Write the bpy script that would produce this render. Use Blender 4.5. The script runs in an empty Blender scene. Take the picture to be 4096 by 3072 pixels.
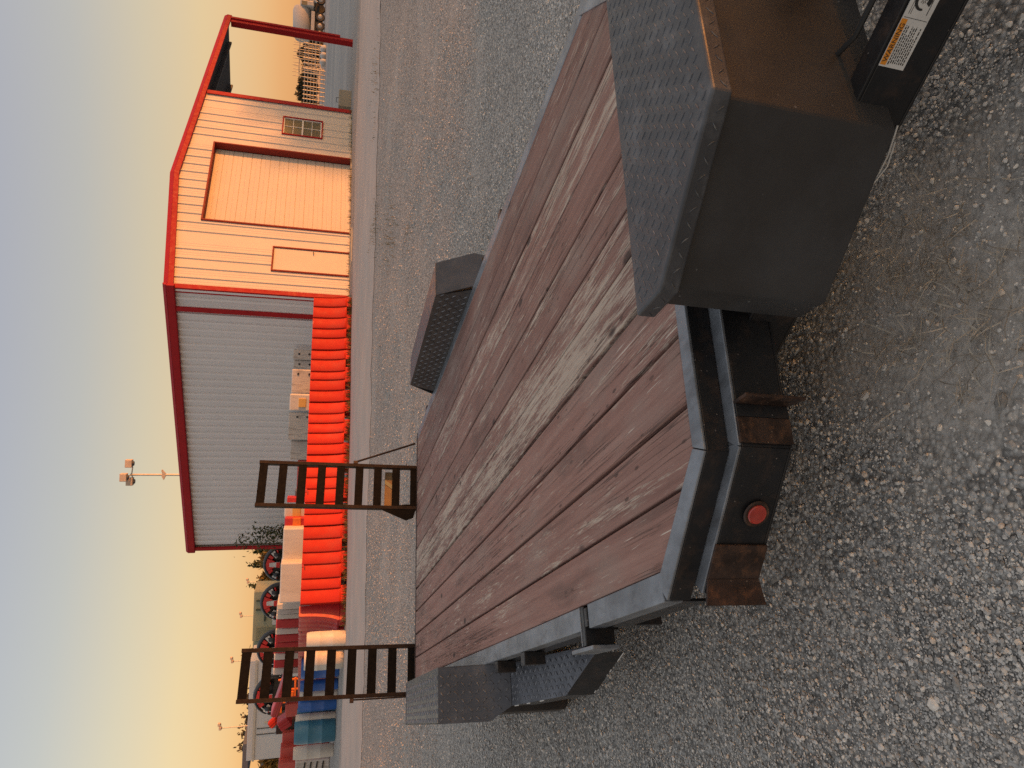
import bpy, bmesh, math, random
import numpy as np
from mathutils import Matrix, Vector
random.seed(7); rng = np.random.default_rng(11)
R = math.radians
sc = bpy.context.scene
C = sc.collection

# ---------------------------------------------------------------- camera (photo was taken upright and stored on its side)
IW, IH, F = 3072.0, 4096.0, 2750.0            # upright photo size and focal length in its pixels
ZC = 1.42
def nv(v): v = np.array(v, float); return v / np.linalg.norm(v)
down = nv([-.04, 1, 781 / F])
fw = np.array([0, 0, 1.]); fw = nv(fw - down * (fw @ down))
RW = np.stack([nv(np.cross(fw, -down)), fw, -down])        # camera -> world
CAMP = np.array([0, 0, ZC])
cam = bpy.data.objects.new('camera', bpy.data.cameras.new('camera')); C.objects.link(cam)
cam.data.sensor_fit = 'HORIZONTAL'; cam.data.sensor_width = 36; cam.data.lens = F / IH * 36
cam.data.clip_start = .05; cam.data.clip_end = 3000
mw = np.eye(4); mw[:3, 0] = RW[:, 1]; mw[:3, 1] = RW[:, 0]; mw[:3, 2] = -RW[:, 2]; mw[:3, 3] = CAMP
cam.matrix_world = Matrix(mw.tolist())
sc.camera = cam
def ray(x, y): return RW @ np.array([IW - y - IW / 2, x - IH / 2, F])
def at(x, y, depth): r = ray(x, y); return CAMP + r * (depth / r[1])     # a place seen at photo pixel x, y, that far ahead

# ---------------------------------------------------------------- sky and sun
SUN = nv([.95, -.30, 0]); ELEV = 2.2
w = bpy.data.worlds.new('World'); sc.world = w; w.use_nodes = True
nt = w.node_tree; N = nt.nodes; L = nt.links
bg = N['Background']
sky = N.new('ShaderNodeTexSky'); sky.sky_type = 'NISHITA'; sky.sun_disc = False
sky.sun_elevation = R(ELEV); sky.sun_rotation = math.atan2(SUN[0], SUN[1]); sky.air_density = 1.0; sky.dust_density = 1.6; sky.ozone_density = 1.0
tc = N.new('ShaderNodeTexCoord'); sx = N.new('ShaderNodeSeparateXYZ'); L.new(tc.outputs['Generated'], sx.inputs[0])
rp = N.new('ShaderNodeValToRGB'); L.new(sx.outputs['Z'], rp.inputs[0])
cr = rp.color_ramp; cr.interpolation = 'LINEAR'
stops = [(0.0, (.44, .20, .12)), (.06, (.42, .155, .085)), (.148, (.44, .25, .105)), (.21, (.37, .255, .15)), (.28, (.28, .23, .205)), (.37, (.232, .205, .245)), (.60, (.33, .31, .32)), (1.0, (.38, .37, .365))]
while len(cr.elements) < len(stops): cr.elements.new(.5)
for e, (p, c) in zip(cr.elements, stops): e.position = p; e.color = c + (1,)
mul = N.new('ShaderNodeMix'); mul.data_type = 'RGBA'; mul.blend_type = 'ADD'; mul.inputs[0].default_value = 1
sc1 = N.new('ShaderNodeVectorMath'); sc1.operation = 'SCALE'; sc1.inputs['Scale'].default_value = 4.3
L.new(rp.outputs[0], sc1.inputs[0]); L.new(sc1.outputs[0], mul.inputs[6]); L.new(sky.outputs[0], mul.inputs[7])
L.new(mul.outputs[2], bg.inputs[0]); bg.inputs[1].default_value = .15
sl = bpy.data.lights.new('sun', 'SUN'); so = bpy.data.objects.new('sun', sl); C.objects.link(so)
sl.energy = 2.8; sl.angle = R(.6); sl.color = (1.0, .34, .08)
sd = np.array([SUN[0] * math.cos(R(ELEV)), SUN[1] * math.cos(R(ELEV)), math.sin(R(ELEV))])
so.rotation_euler = Vector(sd.tolist()).to_track_quat('Z', 'Y').to_euler()
sc.view_settings.view_transform = 'Standard'; sc.view_settings.look = 'None'; sc.view_settings.exposure = .8; sc.view_settings.gamma = 1.0
sc.view_settings.use_curve_mapping = False
sc.render.engine = 'CYCLES'; sc.cycles.max_bounces = 6; sc.cycles.use_denoising = False

# ---------------------------------------------------------------- materials
def nmat(name):
    m = bpy.data.materials.new(name); m.use_nodes = True
    b = m.node_tree.nodes['Principled BSDF']; return m, m.node_tree.nodes, m.node_tree.links, b
def ramp(NN, stops, interp='LINEAR'):
    r = NN.new('ShaderNodeValToRGB'); r.color_ramp.interpolation = interp
    while len(r.color_ramp.elements) < len(stops): r.color_ramp.elements.new(.5)
    for e, (p, c) in zip(r.color_ramp.elements, stops):
        e.position = p; e.color = (tuple(c) + (1,)) if not isinstance(c, (int, float)) else (c, c, c, 1)
    return r
def mixc(NN, LL, fac, a, b, blend='MIX'):
    m = NN.new('ShaderNodeMix'); m.data_type = 'RGBA'; m.blend_type = blend
    for i, v in ((0, fac), (6, a), (7, b)):
        if hasattr(v, 'type') or hasattr(v, 'links'): LL.new(v, m.inputs[i])
        elif isinstance(v, tuple): m.inputs[i].default_value = v + (1,)
        else: m.inputs[i].default_value = v
    return m.outputs[2]
def noise(NN, LL, scale, detail=4, rough=.55, vec=None, mapping=None):
    n = NN.new('ShaderNodeTexNoise'); n.inputs['Scale'].default_value = scale; n.inputs['Detail'].default_value = detail; n.inputs['Roughness'].default_value = rough
    t = NN.new('ShaderNodeTexCoord'); src = t.outputs['Object'] if vec is None else vec
    if mapping:
        mp = NN.new('ShaderNodeMapping'); mp.inputs['Scale'].default_value = mapping; LL.new(src, mp.inputs[0]); src = mp.outputs[0]
    LL.new(src, n.inputs['Vector']); return n.outputs['Fac']
def pm(name, col, rough=.6, metal=0., var=.12, scale=6., bump=0., bscale=60., dirt=None, dirt_amt=.3, dscale=4., spec=.5, coat=0., stretch=None, specks=None):
    m, NN, LL, b = nmat(name)
    n1 = noise(NN, LL, scale, 5, mapping=stretch)
    lo = tuple(max(0, c * (1 - var)) for c in col); hi = tuple(min(1, c * (1 + var)) for c in col)
    r = ramp(NN, [(.3, lo), (.7, hi)]); LL.new(n1, r.inputs[0]); colo = r.outputs[0]
    if dirt:
        n2 = noise(NN, LL, dscale, 8, .68, mapping=stretch); r2 = ramp(NN, [(.5, 0.), (.72, dirt_amt)]); LL.new(n2, r2.inputs[0])
        colo = mixc(NN, LL, r2.outputs[0], colo, tuple(dirt))
    if specks:
        vs_ = NN.new('ShaderNodeTexVoronoi'); vs_.inputs['Scale'].default_value = specks[0]; tcs = NN.new('ShaderNodeTexCoord'); LL.new(tcs.outputs['Object'], vs_.inputs['Vector']); sp_ = NN.new('ShaderNodeSeparateColor'); LL.new(vs_.outputs['Color'], sp_.inputs[0])
        on = NN.new('ShaderNodeMath'); on.operation = 'GREATER_THAN'; LL.new(sp_.outputs[0], on.inputs[0]); on.inputs[1].default_value = specks[1]; rs_ = ramp(NN, [(.08, 1.), (.16, 0.)]); LL.new(vs_.outputs['Distance'], rs_.inputs[0]); pr = NN.new('ShaderNodeMath'); pr.operation = 'MULTIPLY'; LL.new(on.outputs[0], pr.inputs[0]); LL.new(rs_.outputs[0], pr.inputs[1]); colo = mixc(NN, LL, pr.outputs[0], colo, specks[2])
    LL.new(colo, b.inputs['Base Color'])
    n3 = noise(NN, LL, scale * 3, 4); rr = ramp(NN, [(.3, max(0., rough - .1)), (.7, min(1., rough + .1))]); LL.new(n3, rr.inputs[0]); LL.new(rr.outputs[0], b.inputs['Roughness'])
    b.inputs['Metallic'].default_value = metal; b.inputs['Specular IOR Level'].default_value = spec; b.inputs['Coat Weight'].default_value = coat
    if bump:
        n4 = noise(NN, LL, bscale, 5, .6, mapping=stretch); bp = NN.new('ShaderNodeBump'); bp.inputs['Strength'].default_value = bump; bp.inputs['Distance'].default_value = .01
        LL.new(n4, bp.inputs['Height']); LL.new(bp.outputs[0], b.inputs['Normal'])
    return m
M = {}
def wood():
    m, NN, LL, b = nmat('stained_plank')
    t = NN.new('ShaderNodeTexCoord'); oi = NN.new('ShaderNodeObjectInfo')
    off = NN.new('ShaderNodeVectorMath'); off.operation = 'ADD'; sc_ = NN.new('ShaderNodeVectorMath'); sc_.operation = 'SCALE'
    cmb = NN.new('ShaderNodeCombineXYZ'); LL.new(oi.outputs['Random'], cmb.inputs[0]); LL.new(oi.outputs['Random'], cmb.inputs[1])
    LL.new(cmb.outputs[0], sc_.inputs[0]); sc_.inputs['Scale'].default_value = 37.
    LL.new(t.outputs['Object'], off.inputs[0]); LL.new(sc_.outputs[0], off.inputs[1]); V = off.outputs[0]
    g1 = noise(NN, LL, 1., 6, .6, V, (42, 1.6, 10)); g2 = noise(NN, LL, 1., 5, .65, V, (170, 3.5, 40)); g3 = noise(NN, LL, 1., 4, .6, V, (5, 2.2, 3)); sw = noise(NN, LL, 1., 3, .5, V, (300, 12, 30))
    # stain
    r1 = ramp(NN, [(.22, (.180, .090, .070)), (.5, (.270, .143, .113)), (.78, (.335, .194, .155))]); LL.new(g1, r1.inputs[0])
    bt = NN.new('ShaderNodeMath'); bt.operation = 'MULTIPLY_ADD'; LL.new(oi.outputs['Random'], bt.inputs[0]); bt.inputs[1].default_value = .34; bt.inputs[2].default_value = .80
    hv = NN.new('ShaderNodeHueSaturation'); LL.new(r1.outputs[0], hv.inputs['Color']); LL.new(bt.outputs[0], hv.inputs['Value'])
    col = hv.outputs[0]
    # grey weathering in blotches
    rg = ramp(NN, [(.50, 0.), (.72, .45)]); LL.new(g3, rg.inputs[0]); col = mixc(NN, LL, rg.outputs[0], col, (.30, .245, .205))
    # bare scratched wood where the boards are worn
    at_ = NN.new('ShaderNodeAttribute'); at_.attribute_type = 'OBJECT'; at_.attribute_name = 'wear'
    mm = NN.new('ShaderNodeMath'); mm.operation = 'ADD'
    big = noise(NN, LL, 1., 5, .66, V, (16, 1.25, 3)); fin = noise(NN, LL, 1., 9, .78, V, (130, 8, 40))
    s1 = NN.new('ShaderNodeMath'); s1.operation = 'MULTIPLY_ADD'; LL.new(big, s1.inputs[0]); s1.inputs[1].default_value = .9; LL.new(fin, s1.inputs[2])
    wv = NN.new('ShaderNodeMath'); wv.operation = 'MULTIPLY_ADD'; LL.new(at_.outputs['Fac'], wv.inputs[0]); wv.inputs[1].default_value = .34; LL.new(s1.outputs[0], wv.inputs[2])
    rw_ = ramp(NN, [(.0, 0.), (1.0, 1.)]); 
    mr = NN.new('ShaderNodeMapRange'); mr.inputs['From Min'].default_value = 1.19; mr.inputs['From Max'].default_value = 1.28; LL.new(wv.outputs[0], mr.inputs['Value'])
    bare = ramp(NN, [(.2, (.36, .275, .21)), (.8, (.66, .56, .45))]); LL.new(g2, bare.inputs[0])
    wf = NN.new('ShaderNodeMath'); wf.operation = 'MULTIPLY'; LL.new(mr.outputs[0], wf.inputs[0]); wf.inputs[1].default_value = .78
    col = mixc(NN, LL, wf.outputs[0], col, bare.outputs[0])
    # thin dark checks
    chk = noise(NN, LL, 1., 3, .5, V, (55, .9, 20)); rc = ramp(NN, [(.478, 0.), (.5, .95), (.522, 0.)]); LL.new(chk, rc.inputs[0])
    gate = noise(NN, LL, 1., 2, .5, V, (9, 1.1, 5)); rgt = ramp(NN, [(.47, 0.), (.55, 1.)]); LL.new(gate, rgt.inputs[0])
    cm = NN.new('ShaderNodeMath'); cm.operation = 'MULTIPLY'; LL.new(rc.outputs[0], cm.inputs[0]); LL.new(rgt.outputs[0], cm.inputs[1])
    col = mixc(NN, LL, cm.outputs[0], col, (.07, .038, .03))
    # pale scratches dragged across the boards
    scr = noise(NN, LL, 1., 2, .5, V, (60, 26, 10)); mps = NN.new('ShaderNodeMapping'); mps.inputs['Rotation'].default_value = (0, 0, .35); mps.inputs['Scale'].default_value = (120, 5, 10); LL.new(V, mps.inputs[0]); nsn = NN.new('ShaderNodeTexNoise'); nsn.inputs['Scale'].default_value = 1.; LL.new(mps.outputs[0], nsn.inputs['Vector'])
    rsc = ramp(NN, [(.66, 0.), (.69, .75)]); LL.new(nsn.outputs['Fac'], rsc.inputs[0]); gsc = noise(NN, LL, 1., 3, .5, V, (4, 2.5, 3)); rgs = ramp(NN, [(.5, 0.), (.6, 1.)]); LL.new(gsc, rgs.inputs[0]); msc = NN.new('ShaderNodeMath'); msc.operation = 'MULTIPLY'; LL.new(rsc.outputs[0], msc.inputs[0]); LL.new(rgs.outputs[0], msc.inputs[1])
    col = mixc(NN, LL, msc.outputs[0], col, (.66, .57, .47))
    # dark oily stains
    stn = noise(NN, LL, 1., 4, .55, V, (6, 1.7, 3)); rst = ramp(NN, [(.30, .45), (.40, 0.)]); LL.new(stn, rst.inputs[0]); col = mixc(NN, LL, rst.outputs[0], col, (.11, .068, .056))
    # knots and small dents
    vo = NN.new('ShaderNodeTexVoronoi'); mp = NN.new('ShaderNodeMapping'); mp.inputs['Scale'].default_value = (5.0, 2.3, 1.); LL.new(V, mp.inputs[0]); LL.new(mp.outputs[0], vo.inputs['Vector']); vo.inputs['Scale'].default_value = 1.
    rk = ramp(NN, [(.055, .92), (.10, 0.)]); LL.new(vo.outputs['Distance'], rk.inputs[0]); col = mixc(NN, LL, rk.outputs[0], col, (.06, .035, .028))
    vd = NN.new('ShaderNodeTexVoronoi'); mp2 = NN.new('ShaderNodeMapping'); mp2.inputs['Scale'].default_value = (26, 9, 1.); LL.new(V, mp2.inputs[0]); LL.new(mp2.outputs[0], vd.inputs['Vector']); vd.inputs['Scale'].default_value = 1.
    rd = ramp(NN, [(.10, .8), (.16, 0.)]); LL.new(vd.outputs['Distance'], rd.inputs[0]); gd = NN.new('ShaderNodeMath'); gd.operation = 'MULTIPLY'; LL.new(rd.outputs[0], gd.inputs[0]); LL.new(rgt.outputs[0], gd.inputs[1])
    col = mixc(NN, LL, gd.outputs[0], col, (.08, .045, .035))
    LL.new(col, b.inputs['Base Color']); b.inputs['Roughness'].default_value = .72; b.inputs['Specular IOR Level'].default_value = .35
    ad = NN.new('ShaderNodeMath'); ad.operation = 'SUBTRACT'; LL.new(g2, ad.inputs[0]); LL.new(cm.outputs[0], ad.inputs[1])
    ad2 = NN.new('ShaderNodeMath'); ad2.operation = 'SUBTRACT'; LL.new(ad.outputs[0], ad2.inputs[0]); LL.new(gd.outputs[0], ad2.inputs[1])
    bp = NN.new('ShaderNodeBump'); bp.inputs['Strength'].default_value = .5; bp.inputs['Distance'].default_value = .004; LL.new(ad2.outputs[0], bp.inputs['Height']); LL.new(bp.outputs[0], b.inputs['Normal'])
    return m
M['wood'] = wood()
M['black_steel'] = pm('black_painted_steel', (.013, .0135, .015), .40, 0, .3, 9, .15, 50, (.075, .045, .03), .55, 16, .38, specks=(75, .86, (.16, .14, .13)))
M['amber_board'] = pm('tan_board', (.26, .17, .09), .7, 0, .15, 6, .1, 40)
M['worn_steel'] = pm('worn_grey_steel', (.20, .215, .235), .42, .35, .3, 12, .2, 60, (.07, .06, .055), .6, 14, .5, stretch=(1, .5, 1))
M['rust_sunlit_steel'] = pm('rusty_sunlit_brown_steel', (.036, .022, .017), .55, 0, .5, 20, .3, 70, (.14, .068, .036), .75, 30, .3, specks=(80, .85, (.20, .14, .10)))
M['ramp_rail'] = pm('brown_ramp_rail', (.022, .015, .012), .65, 0, .4, 14, .2, 70, (.045, .028, .021), .6, 22, .15)
M['ramp_rung'] = pm('black_ramp_rung', (.005, .0045, .0045), .7, 0, .3, 14, .1, 70, (.015, .012, .01), .4, 22, .1)
M['box_paint'] = pm('black_box_paint', (.030, .0285, .028), .48, 0, .15, 3, .05, 180, (.06, .062, .066), .5, 3.2, .5, specks=(46, .955, (.12, .12, .12)))
M['lid_paint'] = pm('grey_worn_tread_paint', (.050, .052, .057), .5, 0, .2, 5, .12, 90, (.15, .155, .165), .5, 11, .5)
M['fender_paint'] = pm('dark_fender_paint', (.048, .047, .052), .40, .1, .25, 7, .1, 90, (.13, .115, .11), .4, 12, .5)
M['step_paint'] = pm('worn_step_plate', (.12, .125, .14), .38, .35, .3, 9, .1, 90, (.05, .045, .045), .5, 10, .5)
M['lug'] = pm('glint_lug_edge', (.17, .17, .18), .30, .3, .4, 20, 0, 90)  # lug highlights put into a lighter colour than the plates
M['lid_lug'] = pm('glint_lid_lug', (.070, .073, .080), .30, .15, .5, 30, 0, 90, (.24, .245, .255), .7, 18)  # glints put into the colour, lighter than the lid
M['tyre'] = pm('dusty_tyre_rubber', (.035, .030, .028), .8, 0, .2, 10, .2, 60, (.16, .10, .075), .6, 5)
M['rim'] = pm('grey_wheel_rim', (.30, .30, .30), .45, .4)
M['red_lens'] = pm('red_lens', (.42, .045, .03), .25, 0, .25, 25, .1, 90, (.30, .12, .09), .5, 20, .5, .3)
M['label'] = pm('white_sticker', (.62, .61, .58), .5, 0, .08, 20, .05, 40, (.40, .38, .35), .35, 18)
M['orange_print'] = pm('orange_print', (.70, .26, .02), .5)
M['black_print'] = pm('black_print', (.02, .02, .02), .6)
M['white_scrape'] = pm('bare_white_scrape', (.62, .60, .56), .6)
# building
M['wall_sheet'] = pm('sun_warmed_stone_sheet', (.62, .55, .475), .6, 0, .025, .6, 0, 40, None, .25, 1.2, .12)  # warmth of the low sun put into the front sheet's colour
M['side_sheet'] = pm('shade_grey_side_sheet', (.68, .69, .70), .5, 0, .03, .6, 0, 40, None, .25, 1.2, .2)  # shaded copy of the wall sheet, cool shade tone put into its colour
M['door_sheet'] = pm('door_sheet', (.60, .53, .44), .6, 0, .025, .6, 0, spec=.12)
M['red_trim'] = pm('red_trim', (.33, .016, .020), .55, 0, .08, 3, 0, 40, None, .3, 4, .12)
M['door_trim'] = pm('dark_red_trim', (.22, .035, .025), .6, 0, .08, 3, spec=.12)
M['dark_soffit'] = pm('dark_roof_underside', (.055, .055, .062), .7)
M['window_frame'] = pm('window_frame', (.62, .60, .56), .5)
gm, NN, LL, b = nmat('window_glass'); b.inputs['Base Color'].default_value = (.16, .145, .10, 1); b.inputs['Roughness'].default_value = .12; b.inputs['Specular IOR Level'].default_value = .8; M['glass'] = gm  # olive-tan reflection put into the pane colour
M['room'] = pm('dim_room', (.16, .14, .10), .9)
M['handle'] = pm('brass_handle', (.30, .20, .10), .35, .8)
M['barrier'] = pm('orange_red_plastic', (.60, .040, .022), .55, 0, .10, 2.0, .05, 15, (.46, .10, .07), .5, 3.5, .1, stretch=(1, 1, .35))
bt_ = M['barrier'].node_tree; bs_ = bt_.nodes['Principled BSDF']; ob_ = bt_.nodes.new('ShaderNodeObjectInfo'); hs__ = bt_.nodes.new('ShaderNodeHueSaturation'); mr_ = bt_.nodes.new('ShaderNodeMapRange'); mr_.inputs['To Min'].default_value = .72; mr_.inputs['To Max'].default_value = 1.08; bt_.links.new(ob_.outputs['Random'], mr_.inputs['Value']); bt_.links.new(mr_.outputs[0], hs__.inputs['Value']); bt_.links.new(bs_.inputs['Base Color'].links[0].from_socket, hs__.inputs['Color']); bt_.links.new(hs__.outputs[0], bs_.inputs['Base Color'])
M['barrier_faded'] = pm('faded_red_plastic', (.47, .075, .060), .5, 0, .12, 2.5, .05, 15, (.40, .14, .12), .5, 2)
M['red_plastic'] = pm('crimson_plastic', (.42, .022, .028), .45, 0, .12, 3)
M['white_plastic'] = pm('white_plastic', (.60, .56, .50), .5, 0, .08, 3, .05, 12, (.36, .32, .28), .5, 4, .4, stretch=(1, 1, .4))
M['stained_white'] = pm('stained_white_plastic', (.52, .48, .44), .55, 0, .12, 3, .05, 12, (.13, .10, .085), .85, 5, .4, stretch=(3.5, 3.5, .6))
M['amber_plastic'] = pm('amber_plastic', (.60, .36, .10), .5, 0, .1, 3)
M['blue_plastic'] = pm('blue_plastic', (.020, .10, .36), .4, 0, .12, 3)
M['teal_plastic'] = pm('faded_teal_plastic', (.045, .17, .26), .45, 0, .12, 3)
M['concrete'] = pm('concrete', (.36, .32, .25), .9, 0, .12, 4, .3, 40, (.25, .21, .16), .5, 3)
M['pole'] = pm('galvanised_pole', (.52, .47, .40), .45, .3)
M['lamp_box'] = pm('lamp_box', (.60, .46, .34), .5)
M['kart_black'] = pm('kart_black_plastic', (.020, .020, .022), .38)
M['kart_red'] = pm('kart_red', (.70, .030, .030), .35)
M['kart_silver'] = pm('kart_silver', (.70, .66, .62), .4, .0)
M['kart_grey'] = pm('kart_grey', (.075, .080, .09), .5)
M['orange_paint'] = pm('orange_paint', (.72, .17, .02), .45)
M['olive'] = pm('olive_container_paint', (.30, .30, .20), .6, 0, .1, 1, 0, 40, (.22, .21, .15), .4, 2)
M['olive_dark'] = pm('dark_green_bar', (.035, .055, .04), .6)
M['trailer_white'] = pm('semi_white', (.55, .55, .55), .5, 0, .06, .6, 0, 40, (.40, .40, .39), .4, 1.2)
M['slate'] = pm('slate_roof', (.085, .10, .13), .7)
M['truck_white'] = pm('tank_white', (.40, .39, .37), .6)  # white greyed so the colour carries the shade over the truck
M['dark'] = pm('dark_parts', (.02, .02, .02), .6)
M['galv'] = pm('galvanised_rack', (.32, .31, .28), .5, .3)
M['bark'] = pm('bark', (.12, .085, .06), .9, 0, .3, 20, .4, 40)
def leafmat(name, a, bcol):
    m, NN, LL, b = nmat(name); oi = NN.new('ShaderNodeNewGeometry')
    r = ramp(NN, [(.1, a), (.9, bcol)]); LL.new(oi.outputs['Random Per Island'], r.inputs[0]); LL.new(r.outputs[0], b.inputs['Base Color']); b.inputs['Roughness'].default_value = .7
    tr = NN.new('ShaderNodeBsdfTranslucent'); LL.new(r.outputs[0], tr.inputs[0]); ms = NN.new('ShaderNodeMixShader'); ms.inputs[0].default_value = .25
    o = NN['Material Output']; LL.new(b.outputs[0], ms.inputs[1]); LL.new(tr.outputs[0], ms.inputs[2]); LL.new(ms.outputs[0], o.inputs[0]); return m
M['leaf_green'] = leafmat('leaf_green', (.030, .042, .012), (.085, .095, .030))
M['leaf_autumn'] = leafmat('leaf_autumn', (.095, .065, .015), (.26, .16, .035))
M['leaf_brown'] = leafmat('leaf_brown', (.045, .035, .018), (.11, .085, .035))
M['weed'] = leafmat('weed_green', (.055, .060, .018), (.20, .15, .05))
M['straw'] = leafmat('dry_straw', (.26, .225, .185), (.56, .50, .41))

# ---------------------------------------------------------------- helpers
def setp(o, label=None, cat=None, group=None, kind=None):
    if label: o['label'] = label
    if cat: o['category'] = cat
    if group: o['group'] = group
    if kind: o['kind'] = kind
    return o
def empty(name, loc, rot=None):
    o = bpy.data.objects.new(name, None); C.objects.link(o); o.empty_display_size = .2
    if rot is not None:
        m4 = Matrix(np.array(rot).tolist()).to_4x4(); m4.translation = Vector([float(v) for v in loc]); o.matrix_world = m4
    else: o.location = [float(v) for v in loc]
    return o
class MB:
    def __init__(s): s.v = []; s.f = []; s.sm = []
    def add(s, vs, fs, smooth=False):
        n = len(s.v); s.v += [tuple(float(q) for q in p) for p in vs]; s.f += [tuple(i + n for i in f) for f in fs]; s.sm += [smooth] * len(fs); return s
    def hexa(s, p8): return s.add(p8, [(0, 3, 2, 1), (4, 5, 6, 7), (0, 1, 5, 4), (1, 2, 6, 5), (2, 3, 7, 6), (3, 0, 4, 7)])
    def box(s, a0, a1, b0, b1, c0, c1, fn=None):
        fn = fn or (lambda a, b, c: (a, b, c))
        return s.hexa([fn(a, b, c) for c in (c0, c1) for a, b in ((a0, b0), (a1, b0), (a1, b1), (a0, b1))])
    def prism(s, poly, c0, c1, fn=None):          # polygon in the first two coordinates, extruded along the third
        fn = fn or (lambda a, b, c: (a, b, c)); n = len(poly)
        z0 = c0 if isinstance(c0, (list, tuple)) else [c0] * n; z1 = c1 if isinstance(c1, (list, tuple)) else [c1] * n
        vs = [fn(p[0], p[1], z) for p, z in zip(poly, z0)] + [fn(p[0], p[1], z) for p, z in zip(poly, z1)]
        return s.add(vs, [tuple(range(n))[::-1], tuple(range(n, 2 * n))] + [(i, (i + 1) % n, n + (i + 1) % n, n + i) for i in range(n)])
    def tube(s, pts, r, k=10, closed=False, caps=True):
        P = [np.array(p, float) for p in pts]; n = len(P); rr = r if isinstance(r, (list, tuple)) else [r] * n; vs = []; up = np.array([0, 0, 1.])
        for i in range(n):
            t = P[(i + 1) % n] - P[i - 1] if closed else P[min(i + 1, n - 1)] - P[max(i - 1, 0)]
            t = nv(t); a = up if abs(t @ up) < .95 else np.array([1., 0, 0]); u = nv(np.cross(t, a)); q = np.cross(u, t)
            vs += [P[i] + rr[i] * (math.cos(2 * math.pi * j / k) * u + math.sin(2 * math.pi * j / k) * q) for j in range(k)]
        fs = []
        for i in range(n if closed else n - 1):
            for j in range(k): fs.append((i * k + j, i * k + (j + 1) % k, ((i + 1) % n) * k + (j + 1) % k, ((i + 1) % n) * k + j))
        s.add(vs, fs, True)
        if caps and not closed: s.add(vs[:k], [tuple(range(k))]); s.add(vs[-k:], [tuple(range(k))])
        return s
    def lathe(s, prof, k=24, fn=None):             # (radius, height) profile about the third axis
        fn = fn or (lambda a, b, c: (a, b, c)); vs = [fn(r * math.cos(2 * math.pi * j / k), r * math.sin(2 * math.pi * j / k), z) for r, z in prof for j in range(k)]
        return s.add(vs, [(i * k + j, i * k + (j + 1) % k, (i + 1) * k + (j + 1) % k, (i + 1) * k + j) for i in range(len(prof) - 1) for j in range(k)], True)
    def build(s, name, mat, parent=None, bevel=0, off=None, seg=2):
        me = bpy.data.meshes.new(name); vv = s.v if off is None else [(a - off[0], b - off[1], c - off[2]) for a, b, c in s.v]
        me.from_pydata(vv, [], s.f)
        me.polygons.foreach_set('use_smooth', s.sm)
        bm = bmesh.new(); bm.from_mesh(me); bmesh.ops.remove_doubles(bm, verts=bm.verts, dist=1e-5); bmesh.ops.recalc_face_normals(bm, faces=bm.faces); bm.to_mesh(me); bm.free()
        if any(s.sm): me.set_sharp_from_angle(angle=R(40))
        me.materials.append(M[mat] if isinstance(mat, str) else mat)
        o = bpy.data.objects.new(name, me); C.objects.link(o); o.parent = parent
        if bevel:
            bv = o.modifiers.new('bevel', 'BEVEL'); bv.width = bevel; bv.segments = seg; bv.limit_method = 'ANGLE'; bv.angle_limit = R(35); bv.use_clamp_overlap = True
        return o
def raw(name, V, Fs, mat, parent=None, smooth=False):    # big numpy mesh of equal-sized faces
    me = bpy.data.meshes.new(name); V = np.asarray(V, np.float32); Fs = np.asarray(Fs, np.int32); k = Fs.shape[1]
    me.vertices.add(len(V)); me.vertices.foreach_set('co', V.ravel()); me.loops.add(Fs.size); me.loops.foreach_set('vertex_index', Fs.ravel())
    me.polygons.add(len(Fs)); me.polygons.foreach_set('loop_start', np.arange(0, Fs.size, k, dtype=np.int32)); me.polygons.foreach_set('loop_total', np.full(len(Fs), k, np.int32))
    me.polygons.foreach_set('use_smooth', np.full(len(Fs), smooth)); me.update(calc_edges=True); me.validate()
    me.materials.append(M[mat] if isinstance(mat, str) else mat); o = bpy.data.objects.new(name, me); C.objects.link(o); o.parent = parent; return o
def copy_tree(o, parent=None):
    c = o.copy(); C.objects.link(c); c.parent = parent
    for ch in list(o.children): copy_tree(ch, c)
    return c
def sstep(t): t = np.clip(t, 0, 1); return t * t * (3 - 2 * t)
def gz(x, y): return .62 * sstep((np.asarray(y, float) - 5.2) / 9.5) + np.clip(np.asarray(y, float) - 27, 0, 70) * .027
def ground(x, y):                                          # where a photo pixel meets the ground
    r = ray(x, y); d = 1.
    for _ in range(400):
        p = CAMP + r * (d / r[1])
        if p[2] <= gz(p[0], p[1]): return p
        d *= 1.012
    return p

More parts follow.
